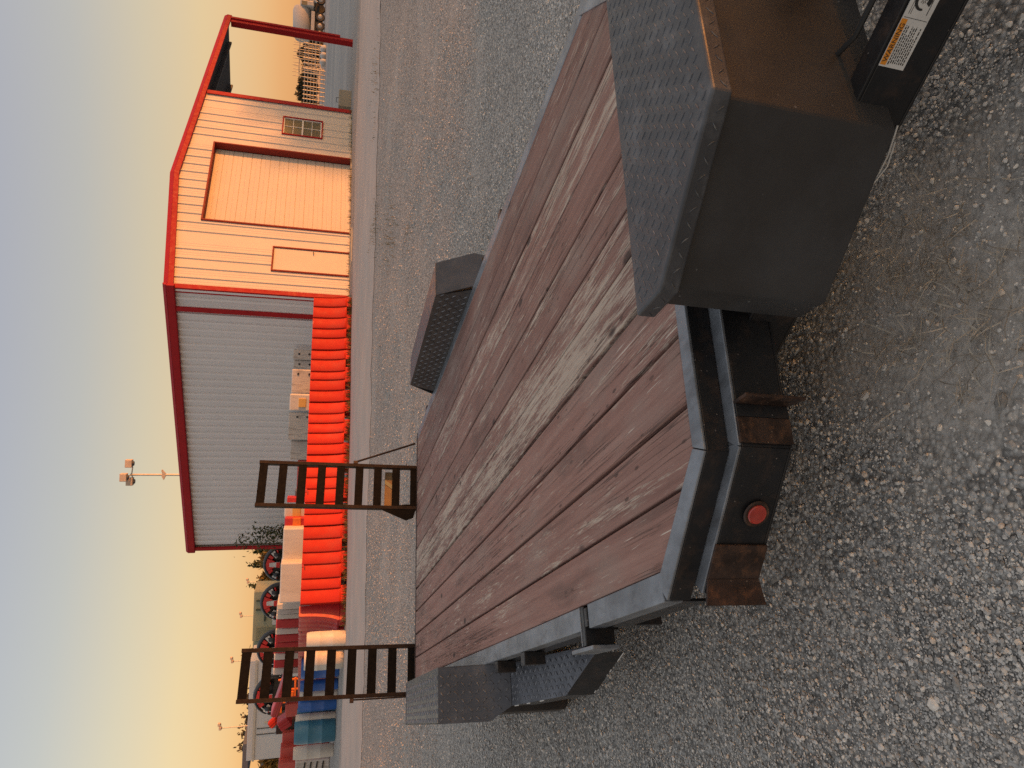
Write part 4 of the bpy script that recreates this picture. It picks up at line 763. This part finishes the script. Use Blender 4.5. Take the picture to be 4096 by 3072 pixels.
# tumbled red pieces further left
def beam(p, q_, w_, h_, mat, name, label, cat, group=None):
    p, q_ = np.array(p, float), np.array(q_, float); d = nv(q_ - p); s_ = nv(np.cross(d, [0, 0, 1.])); u = np.cross(s_, d); Lg = np.linalg.norm(q_ - p); c_ = p.copy()
    root = empty(name, c_); f = lambda a_, b_, z: d * a_ + s_ * b_ + u * z
    MB().box(0, Lg, -w_ / 2, w_ / 2, -h_ / 2, h_ / 2, f).build('body', mat, root, .03)
    for k in (.3, .6): MB().box(Lg * .02, Lg * .98, -w_ / 2 - .02, w_ / 2 + .02, -h_ / 2 + h_ * k - .02, -h_ / 2 + h_ * k + .02, f).build('rib', mat, root)
    return setp(root, label, cat, group)
beam(at(1150, 2700, 20.0), at(1098, 2850, 20.6), .35, .20, 'red_plastic', 'tilted_barrier', 'long dark red barrier lying tilted across the pile', 'barrier')
block('red_block', 1140, 1200, 2815, 2868, 20.3, .5, 'barrier_faded', 'faded red block in front of the tilted barrier', 'block')
beam(at(1118, 2898, 21.2), at(1160, 2870, 21.2), .45, .30, 'red_plastic', 'tumbled_block', 'crimson block tipped over on the pile', 'block')
beam(at(1080, 2902, 22.0), at(1110, 2872, 22.0), .2, .22, 'barrier', 'tumbled_block', 'small bright red piece sticking up from the pile', 'block')
block('brown_panel', 1104, 1180, 2860, 2936, 22.6, .2, 'rust_sunlit_steel', 'rusty brown panel behind the tumbled red blocks', 'panel')
for i, (a_, b_) in enumerate(((2930, 2990), (2990, 3050), (3050, 3130))): block('water_barrier', 1128 - 8 * i, 1200, a_ + 1, b_, 22.4 - .3 * i, .4, 'barrier_faded', ['red barrier with a small white tag beyond the teal drum', 'red barrier left of the one with the white tag', 'faded red barrier at the photo edge'][i], 'barrier', 'red barriers beyond the drums')
of_c = at(1150, 2775, 23.0); of = empty('orange_frame', (of_c[0], of_c[1], gz(of_c[0], of_c[1]))); oh = at(1098, 2775, 23.0)[2] - gz(of_c[0], of_c[1])
for a_, b_ in ((-.75, .05), (-.30, .06), (.10, .05), (.42, .05)): MB().box(a_, a_ + b_, 0, .06, 0, oh * (.9 + .1 * abs(a_))).build('upright', 'orange_paint', of, .008)
for z_ in (.35, .62, .86): MB().box(-.78, .50, -.02, .05, oh * z_, oh * z_ + .06).build('cross_bar', 'orange_paint', of, .008)
MB().box(-.28, .08, -.05, .02, oh * .66, oh * .84).build('cover_panel', 'orange_paint', of, .01); MB().box(.12, .40, .0, .04, oh * .40, oh * .58).build('cover_panel', 'amber_plastic', of, .01)
setp(of, 'bright orange machine frame under the leftmost kart', 'machine')

# drums
def drum(x0, x1, y0, y1, depth, mat, label):
    pc = at(x1, (y0 + y1) / 2, depth); pl = at(x1, y1, depth); pr = at(x1, y0, depth); r_ = np.linalg.norm((pl - pr)[:2]) / 2; hgt = at(x0, (y0 + y1) / 2, depth)[2] - at(x1, (y0 + y1) / 2, depth)[2]; hgt *= .97
    zg = gz(pc[0], pc[1]); root = empty('plastic_drum', (pc[0], pc[1] + r_, zg)); hgt = at(x0, (y0 + y1) / 2, depth)[2] - zg
    pf = [(0, .0), (r_ * .9, 0), (r_ * .97, .03)]
    for k in range(1, 3): z_ = hgt * k / 3; pf += [(r_, z_ - .025), (r_ * 1.02, z_ - .012), (r_ * 1.02, z_ + .012), (r_, z_ + .025)]
    pf += [(r_ * .99, hgt - .09), (r_ * .92, hgt - .02), (r_ * .90, hgt), (r_ * .84, hgt), (r_ * .83, hgt - .025), (0, hgt - .025)]
    MB().lathe(pf, 36).build('drum_shell', mat, root)
    for k in (-1, 1): MB().lathe([(0, hgt - .02), (.035, hgt - .02), (.035, hgt - .03)], 12, lambda a_, b_, c_: (a_ + k * r_ * .5, b_, c_)).build('bung', mat, root)
    setp(root, label, 'drum', 'plastic drums lined up left')
drum(1226, 1371, 2534, 2604, 14.9, 'white_plastic', 'sunlit cream drum nearest the red barriers')
drum(1216, 1362, 2604, 2690, 15.5, 'white_plastic', 'white drum half hidden behind the left ramp rungs')
drum(1204, 1345, 2640, 2722, 17.21, 'blue_plastic', 'royal blue drum seen through the ramp rungs')
drum(1200, 1338, 2722, 2766, 17.57, 'blue_plastic', 'narrow blue drum right of the white drum behind the ramp')
drum(1198, 1330, 2762, 2800, 17.85, 'white_plastic', 'white drum between two blue drums behind the ramp rail')
drum(1192, 1320, 2797, 2850, 17.95, 'blue_plastic', 'royal blue drum just left of the ramp rail')
drum(1188, 1312, 2830, 2862, 18.41, 'teal_plastic', 'teal drum tucked against the royal blue drum')
drum(1182, 1306, 2858, 2899, 18.13, 'white_plastic', 'white drum between the royal blue and large teal drums')
drum(1176, 1302, 2896, 2988, 17.85, 'teal_plastic', 'large teal drum standing clear left of the ramp')
drum(1172, 1292, 2990, 3040, 18.68, 'white_plastic', 'white drum left of the large teal drum')
cr_, (ex, ny, Wd, hh) = block('slatted_crate', 1180, 1290, 3042, 3130, 21.0, .6, 'stained_white', 'weathered slatted crate at the left edge beyond the drums', 'crate')
for k in range(4): MB().box(-Wd / 2 + .05, Wd / 2 - .05, -.03, -.002, hh * (.2 + .18 * k), hh * (.24 + .18 * k), lambda a_, b_, c_: ex * a_ + ny * b_ + np.array([0, 0, c_ + a_ * .12])).build('slat_gap', 'dark', cr_)

# go-karts stood on end behind the barriers
def kart(cx_, topx, dia, depth, label):
    ctr = at(topx, cx_, depth); sc_m = depth / F; r_ = dia * sc_m / 2; g_ = gz(ctr[0], ctr[1]); hgt = ctr[2] - g_
    root = empty('go_kart', (ctr[0], ctr[1], g_)); f = lambda a_, b_, c_: (a_, b_, c_)
    ring = [(r_ * math.cos(t), .02 * math.cos(2 * t), hgt - r_ * 1.05 + (r_ * 1.0 if math.sin(t) > 0 else r_ * .95) * math.sin(t)) for t in np.linspace(R(-25), R(205), 34)]
    pts = [(r_ * .9, 0, .1)] + ring + [(-r_ * .9, 0, .1)]; zc = hgt - r_ * 1.05
    MB().tube(pts, .048, 10).build('bumper', 'kart_black', root); MB().tube([(p_[0] * 1.07, p_[1] + .10, (p_[2] - zc) * 1.05 + zc) for p_ in ring], .05, 8).build('rear_bumper', 'kart_grey', root)
    MB().prism([(-r_ * .75, .05), (r_ * .75, .05)] + [(r_ * .94 * math.cos(t), zc + r_ * .94 * math.sin(t)) for t in np.linspace(0, math.pi, 15)], .12, .17, lambda a_, b_, c_: (a_, c_, b_)).build('floor_pan', 'kart_black', root)
    def wedge(t0, t1, ra, rb_, name, mat, y=-.03): MB().prism([(rr_ * r_ * math.cos(t), zc + rr_ * r_ * math.sin(t)) for t, rr_ in ((t0, ra), (t0, rb_), ((t0 + t1) / 2, rb_ + .015), (t1, rb_), (t1, ra))], y, y + .05, lambda a_, b_, c_: (a_, c_, b_)).build(name, mat, root, .012)
    wedge(R(66), R(114), .48, .95, 'nose_cone', 'kart_red', -.06); wedge(R(50), R(64), .66, .95, 'nose_panel', 'kart_red'); wedge(R(116), R(130), .66, .95, 'nose_panel', 'kart_red')
    for t in (R(28), R(37), R(143), R(152)): wedge(t, t + R(8), .52, .95, 'stripe_panel', 'kart_silver', -.05)
    for t in (R(20), R(160)): wedge(t - R(3), t + R(3), .64, .94, 'stripe_panel', 'kart_red')
    MB().prism([(-.07, zc + r_ * .74), (.07, zc + r_ * .74), (.11, zc + r_ * .1), (-.11, zc + r_ * .1)], -.12, -.05, lambda a_, b_, c_: (a_, c_, b_)).build('front_fairing', 'kart_silver', root, .015)
    MB().prism([(-.09, zc + r_ * .34), (.09, zc + r_ * .34), (.11, zc + r_ * .12), (-.11, zc + r_ * .12)], -.135, -.115, lambda a_, b_, c_: (a_, c_, b_)).build('number_panel', 'kart_red', root, .008)
    for sx_ in (-1, 1):
        MB().lathe([(.06, -.06), (.12, -.065), (.135, -.04), (.135, .04), (.12, .065), (.06, .06)], 20, lambda a_, b_, c_: (sx_ * r_ * .62 + c_, -.02 + a_, zc + r_ * .28 + b_)).build('wheel', 'kart_black', root)
    MB().lathe([(.10, 0), (.115, .01), (.10, .02)], 18, lambda a_, b_, c_: (a_ * 1., -.18 + c_, zc - .12 + b_)).build('steering_wheel', 'kart_grey', root)
    setp(root, label, 'go-kart', 'go-karts stood on end')
kart(2258, 1057, 122, 27.5, 'go-kart stood on end nearest the shop, above the beige blocks')
kart(2412, 1045, 128, 26.5, 'go-kart stood on end in front of the olive container')
kart(2602, 1031, 132, 25.6, 'go-kart stood on end behind the left ramp right rail')
kart(2790, 1017, 138, 24.6, 'leftmost go-kart stood on end, behind the left ramp')

# containers and box trailer behind
oc, (ex, ny, Wd, hh) = block('shipping_container', 1013, 1200, 2364, 2560, 46, 2.4, 'olive', 'olive shipping container with dark locking bars and small window', 'container')
f = lambda a_, b_, c_: ex * a_ + ny * b_ + np.array([0, 0, c_])
for k in (.18, .36): MB().box(-Wd / 2 + Wd * k - .04, -Wd / 2 + Wd * k + .04, -.10, -.02, .3, hh - .15, f).build('locking_bar', 'olive_dark', oc)
MB().box(-Wd / 2, Wd * .1, -.09, -.03, hh - .75, hh - .65, f).build('locking_bar', 'olive_dark', oc); MB().box(Wd * .02, Wd * .18, -.05, -.02, hh - 1.95, hh - 1.15, f).build('window', 'trailer_white', oc)
for k in range(14): MB().box(Wd * (.22 + .02 * k), Wd * (.23 + .02 * k), -.04, -.001, .2, hh - .2, f).build('corrugation', 'olive', oc)
block('shipping_container', 1010, 1200, 2562, 2640, 47, 2.4, 'olive', 'olive grey container wall behind the left ramp top', 'container')
st_, (ex, ny, Wd, hh) = block('box_trailer', 993, 1150, 2640, 3036, 42, 2.5, 'trailer_white', 'long white box trailer behind the barrier pile', 'trailer', ground_it=True)
MB().box(-Wd / 2 - .03, Wd / 2 + .03, -.06, -.02, hh - .42, hh - .30, f2_ := (lambda a_, b_, c_: ex * a_ + ny * b_ + np.array([0, 0, c_]))).build('top_rail', 'pole', st_)
for k in (.18, .24): MB().box(Wd * k, Wd * k + .03, -.04, -.005, .4, hh - .5, f2_).build('door_seam', 'dark', st_)
MB().box(Wd * .12, Wd * .135, -.05, -.005, hh - 1.3, hh - .9, f2_).build('hinge', 'pole', st_)
block('dark_roofed_shed', 968, 992, 2976, 3130, 70, 6, 'slate', 'dark slate roof edge far behind the white box trailer', 'shed', ground_it=False)
sh, _ = block('far_shed', 1040, 1072, 3040, 3130, 60, 4, 'slate', 'dark blue-grey beam of an open shed at the left edge', 'shed', ground_it=False)
block('tan_wall', 1072, 1120, 3040, 3130, 62, 1, 'concrete', 'tan wall below the dark shed beam at the left edge', 'wall')
uc, _ = block('utility_cabinet', 1034, 1200, 2120, 2171, 24.5, .5, 'trailer_white', 'pale grey utility cabinet at the far shop corner', 'cabinet')

# ---------------------------------------------------------------- lamp poles
def pole_(x_top, y_, depth, heads, name, label, hs=1.0):
    p = at(x_top, y_, depth); zg = gz(p[0], p[1]); root = empty(name, (p[0], p[1], zg)); Hh = p[2] - zg
    MB().tube([(0, 0, 0), (0, 0, Hh * .5), (0, 0, Hh)], [.13 * hs, .105 * hs, .085 * hs], 12).build('pole', 'pole', root)
    for dx, dy, dz in heads:
        h_ = MB().box(dx - .33 * hs, dx + .33 * hs, dy - .30 * hs, dy + .30 * hs, Hh + dz - .1 * hs, Hh + dz + .42 * hs).build('lamp_head', 'lamp_box', root, .04); MB().tube([(0, 0, Hh - .1), (dx * .7, dy * .7, Hh + dz - .1)], .05 * hs, 8).build('arm', 'pole', root)
        MB().lathe([(.22 * hs, Hh + dz - .10 * hs), (.18 * hs, Hh + dz - .22 * hs), (0, Hh + dz - .25 * hs)], 14, lambda a_, b_, c_: (a_ + dx, b_ + dy, c_)).build('lens', 'kart_grey', h_)
    return setp(root, label, 'lamp post')
P0 = pole_(520, 1899, 54, [(-.12, -.45, .15), (.80, 0, -.05), (-.50, .2, -.1)], 'lamp_post', 'tall lamp post with three box lamps rising behind the shop roof', .85)
Hh = at(520, 1899, 54)[2] - gz(0, 54); pz = at(655, 1899, 54)[2] - gz(0, 54)
MB().prism([(-.36, -.02), (-.10, -.16), (.10, -.16), (.38, .14), (.30, .20), (.08, .10), (-.10, .16)], -.10, .10, lambda a_, b_, c_: (a_, c_, pz + b_ * .8)).build('camera_cluster', 'lamp_box', P0)
for (x_, y_, d_, l_) in ((994, 2329, 90, 'far lamp post above the trees left of the shop'), (967, 2465, 84, 'far lamp post above the olive container'), (932, 2646, 77, 'far lamp post above the left ramp top'), (884, 2913, 68, 'tallest far lamp post above the white box trailer')):
    pole_(x_, y_, d_, [(0, 0, 0), (.35, 0, .1)], 'far_lamp_post', l_, .45)

# ---------------------------------------------------------------- trees and plants
def leaves(n, cen, rad, size, g, clump=22, flat=1.):
    cc = g.normal(0, 1, (clump, 3)); cc /= np.linalg.norm(cc, axis=1)[:, None]; cc *= g.uniform(.35, 1., (clump, 1)); cs = g.uniform(.16, .36, clump)
    k = g.integers(0, clump, n); p = cc[k] + g.normal(0, 1, (n, 3)) * cs[k][:, None] * .75; p = p * np.array(rad) + np.array(cen)
    a = g.normal(0, 1, (n, 3)); a /= np.linalg.norm(a, axis=1)[:, None]; b = g.normal(0, 1, (n, 3)); b -= a * (a * b).sum(1)[:, None]; b /= np.linalg.norm(b, axis=1)[:, None]; s = size * g.uniform(.6, 1.4, (n, 1))
    V = np.stack([p - a * s, p + b * s * .45, p + a * s, p - b * s * .45], 1).reshape(-1, 3); return V, np.arange(4 * n).reshape(-1, 4)
def tree(name, p, hgt, wid, mat, n, label, group=None, size=.16, seed=1, trunk=.4):
    g = np.random.default_rng(seed); zg = gz(p[0], p[1]); root = empty(name, (p[0], p[1], zg)); tk = MB().tube([(0, 0, -.05), (.05, 0, hgt * trunk), (-.05, .05, hgt * .8)], [.035 * hgt, .022 * hgt, .006 * hgt], 8)
    for k in range(5): a_ = k * 1.3 + seed; tk.tube([(.03, 0, hgt * (trunk + .06 * k)), (math.cos(a_) * wid * .35, math.sin(a_) * wid * .35, hgt * (trunk + .2 + .07 * k))], [.012 * hgt, .004 * hgt], 6)
    tk.build('trunk', 'bark', root); V, Fs = leaves(n, (0, 0, hgt * (trunk * .35 + .5)), (wid / 2, wid / 2, hgt * (.5 - trunk * .35)), size, g); raw('crown', V, Fs, mat, root)
    return setp(root, label, 'tree', group)
def tree_at(xt, y_, depth, wpx, mat, label, n=2600, seed=1, size=.2, group='trees beyond the karts', name='leafy_tree', trunk=.25):
    p = at(xt, y_, depth); h_ = p[2] - gz(p[0], p[1]); return tree(name, p, h_, wpx * depth / F, mat, n, label, group, size, seed, trunk)
tree_at(1008, 2190, 62, 62, 'leaf_green', 'dark green sparse tree just left of the shop corner', 2200, 2, .2)
tree_at(1030, 2235, 60, 80, 'leaf_autumn', 'ochre bushy tree behind the first go-kart', 3200, 3, .2)
tree_at(1002, 2262, 70, 40, 'leaf_green', 'thin green tree with airy top above the first go-kart', 700, 4, .22)
tree_at(1040, 2300, 60, 90, 'leaf_autumn', 'ochre tree between the first two go-karts', 3200, 5, .2)
tree_at(1026, 2345, 66, 60, 'leaf_green', 'olive green tree beside the container', 2200, 6, .2)
tree_at(985, 2590, 75, 70, 'leaf_autumn', 'small ochre tree top above the olive container', 2200, 7, .22)
for i, y_ in enumerate((2790, 2860, 2925, 2990)): tree_at(978 - 3 * i, y_, 90, 78, 'leaf_brown', ['brown tree top over the right end of the white box trailer', 'brown tree top over the middle of the white box trailer', 'brown tree top left of the tallest far lamp post', 'brown tree top over the left end of the white box trailer'][i], 1500, 20 + i, .3)
tree_at(1050, 3060, 58, 60, 'leaf_autumn', 'ochre bush between the shed beams at the left edge', 1500, 30, .2)
for i, (xt, y_, wp_, d_) in enumerate(((1196, 390, 60, 118), (1190, 340, 60, 112), (1205, 290, 70, 115), (1202, 210, 80, 112), (1212, 120, 70, 115), (1218, 30, 80, 110), (1222, -40, 80, 112))):
    tree_at(xt, y_, d_, wp_, 'leaf_brown', ['dark brown tree right beside the shop wall edge', 'second dark tree in the open bay view', 'low tree behind the pipe rack middle', 'tree behind the pipe rack near the truck', 'tree line clump behind the tank of the truck', 'tree clump behind the truck cab', 'tree clump right of the truck cab'][i], 1800, 40 + i, .4, 'dark trees across the yard', 'far_tree')
# vine-like sapling against the shop's far corner
g = np.random.default_rng(77); sp_ = at(1190, 2140, 23.6); zg = gz(sp_[0], sp_[1]); sap = empty('sapling', (sp_[0], sp_[1], zg)); Vs = []; tk = MB(); hs_ = at(940, 2140, 23.6)[2] - zg
for k in range(5):
    x0 = g.uniform(-.25, .25); h_ = hs_ * g.uniform(.62, 1.); pts = [(x0 * .4, 0, 0), (x0, 0, h_ * .5), (x0 * 1.3 + .05, .02, h_)]; tk.tube(pts, [.018, .01, .004], 6)
    for j in range(150): t = g.uniform(.3, 1); c_ = np.array([x0 + g.normal(0, .13), g.normal(0, .12), h_ * t]); a = nv(g.normal(0, 1, 3)); b = nv(np.cross(a, g.normal(0, 1, 3))); s = .065; Vs += [c_ - a * s, c_ + b * s * .4, c_ + a * s, c_ - b * s * .4]
tk.build('stem', 'bark', sap); raw('foliage', np.array(Vs), np.arange(len(Vs)).reshape(-1, 4), 'leaf_green', sap); setp(sap, 'tall leafy sapling against the far end of the shop side wall', 'plant')
def blades(name, pts, hmin, hmax, lean, wdt, mat, seed, label, cat):
    g = np.random.default_rng(seed); V = []; Fs = []
    for p in pts:
        a = g.uniform(0, 6.28); h_ = g.uniform(hmin, hmax); l_ = h_ * lean * g.uniform(.5, 1.3); d = np.array([math.cos(a), math.sin(a), 0]); s = np.array([-d[1], d[0], 0]) * wdt; b = np.array(p); bend = g.normal(0, .25)
        m1 = b + d * l_ * .5 + s / wdt * l_ * bend * .3 + [0, 0, h_ * .75]; m2 = b + d * l_ + s / wdt * l_ * bend + [0, 0, h_]; k = len(V)
        V += [b - s, b + s, m1 + s * .8, m1 - s * .8, m2 + s * .2, m2 - s * .2]; Fs += [(k, k + 1, k + 2, k + 3), (k + 3, k + 2, k + 4, k + 5)]
    return setp(raw(name, np.array(V), Fs, mat), label, cat, kind='stuff')
g = np.random.default_rng(8)
pts = []
for (x_, y_, r_, n) in ((3720, 960, .07, 90), (3640, 1050, .06, 70), (3700, 1130, .05, 50), (3860, 1120, .08, 60), (3950, 1180, .07, 60), (3830, 1350, .09, 80), (3880, 1440, .05, 40), (3580, 1390, .04, 36), (3700, 1250, .10, 60), (4020, 1330, .12, 60), (3950, 900, .10, 40), (4050, 1050, .1, 40), (3450, 960, .06, 24)):
    c_ = ground(x_, y_)
    for _ in range(n): q_ = c_ + np.array([g.normal(0, r_), g.normal(0, r_), 0]); pts.append((q_[0], q_[1], .006 + gz(q_[0], q_[1])))
blades('dry_grass', pts[::2], .006, .028, 3.4, .0019, 'straw', 3, 'dry flattened straw grass on bare soil beside the tongue', 'grass')
pts = []
for t in np.linspace(0, bl_ + .5, 420):
    if g.uniform() < .75: q_ = RA + BE * (t + g.normal(0, .05)) + BN * (.24 + abs(g.normal(0, .07))); pts.append((q_[0], q_[1], gz(q_[0], q_[1]) - .01))
for t in np.linspace(0, WR, 160):
    if g.uniform() < .4: q_ = fr(t, .09 + abs(g.normal(0, .06)), 0); pts.append((q_[0], q_[1], gz(q_[0], q_[1]) - .01))
pts = [p for p in pts for _ in range(4)]
blades('weeds', [(p[0] + g.normal(0, .02), p[1] + g.normal(0, .02), p[2]) for p in pts], .04, .15, .7, .006, 'weed', 4, 'thin weeds growing along the foot of the barriers', 'weeds')
pts = []
for (x_, y_, r_, n) in ((1500, 900, .25, 130), (1560, 960, .35, 130), (1505, 240, .3, 60), (1510, 320, .25, 50), (1500, 500, .2, 30), (1640, 900, .2, 30)):
    c_ = ground(x_, y_)
    for _ in range(n): q_ = c_ + np.array([g.normal(0, r_), g.normal(0, r_), 0]); pts.append((q_[0], q_[1], gz(q_[0], q_[1]) - .01))
blades('grass_patch', pts, .02, .07, .9, .004, 'weed', 5, 'sparse dry grass patches on the gravel before the road', 'grass')

# ---------------------------------------------------------------- things in the yard beyond the open bay
cb = at(1407, 408, 25.6); zg = gz(cb[0], cb[1]); o = empty('concrete_block', (cb[0], cb[1], zg)); MB().box(-.30, .30, -.25, .25, 0, at(1354, 408, 25.6)[2] - zg).build('body', 'concrete', o, .02); MB().tube([(-.08, 0, at(1354, 408, 25.6)[2] - zg - .02), (-.08, 0, at(1345, 408, 25.6)[2] - zg), (.08, 0, at(1345, 408, 25.6)[2] - zg), (.08, 0, at(1354, 408, 25.6)[2] - zg - .02)], .012, 6).build('lifting_loop', 'dark', o); setp(o, 'square tan concrete block at the edge of the open bay', 'block')
# water truck
td = 84.; sc_m = td / F
tb = at(1288, 85, td); zg = gz(tb[0], tb[1]); tk = empty('tank_truck', (tb[0], tb[1], zg)); k = sc_m
def px(y_): return -(y_ - 85) * k      # photo column -> metres to the right of the truck's middle
MB().tube([(px(168), 0, 2.45), (px(150), 0, 2.45), (px(60), 0, 2.55), (px(50), 0, 2.55)], [.75, 1.02, 1.02, .9], 20).build('tank', 'truck_white', tk)
MB().box(px(55), px(32), -1.1, 1.1, 1.2, 2.75).build('cab', 'truck_white', tk, .15); MB().box(px(53), px(38), -1.12, -1.08, 2.0, 2.6).build('cab_window', 'glass', tk); MB().box(px(33), px(12), -.8, .8, 1.0, 1.75).build('hood', 'truck_white', tk, .2)
MB().box(px(165), px(15), -.6, .6, .65, 1.05).build('chassis', 'dark', tk); MB().tube([(px(12) - .2, -1.1, .55), (px(26), -1.1, 1.25), (px(36), -1.1, .9)], .16, 8).build('fender', 'truck_white', tk)
for y_ in (24, 88, 122, 150):
    for sy in (-1.0, 1.0): 
        wv_ = MB().lathe([(.0, -.14), (.26, -.14), (.46, -.16), (.5, -.1), (.5, .1), (.46, .16), (.0, .14)], 24, lambda a_, b_, c_: (px(y_) + a_, sy + c_, .5 + b_)).build('wheel', 'dark', tk); MB().lathe([(0, -.17), (.2, -.17), (.26, -.145)], 16, lambda a_, b_, c_: (px(y_) + a_, sy + c_ * (1 if sy < 0 else -1), .5 + b_)).build('rim', 'rim', wv_)
MB().box(px(150), px(70), -1.05, -.95, 1.1, 1.5).build('side_locker', 'truck_white', tk, .03)
setp(tk, 'white tank truck parked across the yard beyond the bay post', 'truck')
# stacked pipe racks
rk0 = at(1280, 285, 72.); zg = gz(rk0[0], rk0[1])
def rack(y0, y1, x_top, x_bot, depth, nv_, nh, label, name='pipe_rack', rad=.03):
    pR, pL = at(x_bot, y0, depth), at(x_bot, y1, depth); zt_, zb_ = at(x_top, (y0 + y1) / 2, depth)[2], gz(pR[0], pR[1]); c_ = (pR + pL) / 2; root = empty(name, (c_[0], c_[1], zb_)); Wd = np.linalg.norm((pL - pR)[:2]); Ht = zt_ - zb_
    for i in range(nv_):
        a_ = -Wd / 2 + Wd * i / (nv_ - 1)
        for b_ in (-.5, .5): MB().tube([(a_, b_, 0), (a_, b_, Ht)], rad * 1.3, 6).build('post', 'galv', root)
    for j in range(nh):
        z_ = Ht * (j + .6) / nh
        for b_ in (-.5, 0, .5): MB().tube([(-Wd / 2, b_, z_), (Wd / 2, b_, z_)], rad, 6).build('rail', 'galv', root)
    for i in range(0, nv_ - 1, 2): a_ = -Wd / 2 + Wd * i / (nv_ - 1); MB().tube([(a_, -.5, 0), (a_ + Wd / (nv_ - 1), -.5, Ht)], rad * .8, 6).build('brace', 'galv', root)
    return setp(root, label, 'rack', 'metal racks across the yard')
rack(172, 290, 1214, 1284, 74, 7, 6, 'dense metal pipe rack left of the tank truck'); rack(292, 412, 1212, 1280, 70, 8, 7, 'dense metal pipe rack beside the shop wall edge'); rack(176, 310, 1172, 1284, 78, 6, 2, 'tall open metal frame standing behind the pipe racks', 'tall_frame', .025)
g = np.random.default_rng(3)
for i, y_ in enumerate((195, 222, 248)):
    p = at(1280, y_, 71); zg = gz(p[0], p[1]); V, Fs = leaves(1, (0, 0, 0), (1, 1, 1), .1, g); o = MB().lathe([(0, 0), (.42, .0), (.50, .18), (.46, .42), (.34, .62), (.12, .74), (0, .72)], 14, lambda a_, b_, c_: (a_ * (1 + .12 * math.sin(3 * c_ * 5 + i)), b_, c_)).build('wrapped_bundle', 'truck_white'); o.location = p[0], p[1], zg; o.scale = (.8, .8, .75); setp(o, ['white wrapped bundle nearest the tank truck', 'middle white wrapped bundle before the racks', 'white wrapped bundle farthest from the tank truck'][i], 'bundle', 'white bundles before the racks')
# woods to the right, outside the picture, that keep the low sun off the yard and part of the shop front
V = []; Fs = []; g = np.random.default_rng(99); s_pt = fr(5.55 * q, 0, 1.2); perp = np.array([-SUN[1], SUN[0], 0]); perp = perp if perp[1] > 0 else -perp
n0 = 0
for i in range(13):                                         # behind the yard
    c_ = s_pt + SUN * (95 + g.uniform(-6, 6)) + perp * (2.6 + i * 3.4 + g.uniform(-.5, .5)); zg = gz(c_[0], c_[1]); top = s_pt[2] + 95 * math.tan(R(ELEV)) + (1.6, 3.0, 4.0)[min(i, 2)] + g.uniform(-.2, .6) * (i > 2); rz = (top - zg) / 2
    v_, f_ = leaves(3400, (c_[0], c_[1], zg + rz), (3.0, 3.0, rz), .42, g, 34); Fs.append(f_ + n0); V.append(v_); n0 += len(v_)
for i in range(14):                                         # added unseen hedge, heights shaped to shade trailer and near ground
    pp_ = -8 + i * 1.15; c_ = np.array([0, 0, 0]) + SUN * (95 + g.uniform(-4, 4)) + perp * pp_; top = (.15 if pp_ < 2.2 else 1.2 if pp_ < 4.0 else .55) + 95 * math.tan(R(ELEV)) + g.uniform(-.06, .06); rz = top / 2
    v_, f_ = leaves(2600, (c_[0], c_[1], rz), (1.3, 1.3, rz * .95), .28, g, 30); Fs.append(f_ + n0); V.append(v_); n0 += len(v_)
setp(raw('shade_tree_line', np.concatenate(V), np.concatenate(Fs), 'leaf_green'), 'dense dark tree line out of view right of the yard, low hedge added for shade', 'trees', kind='stuff')
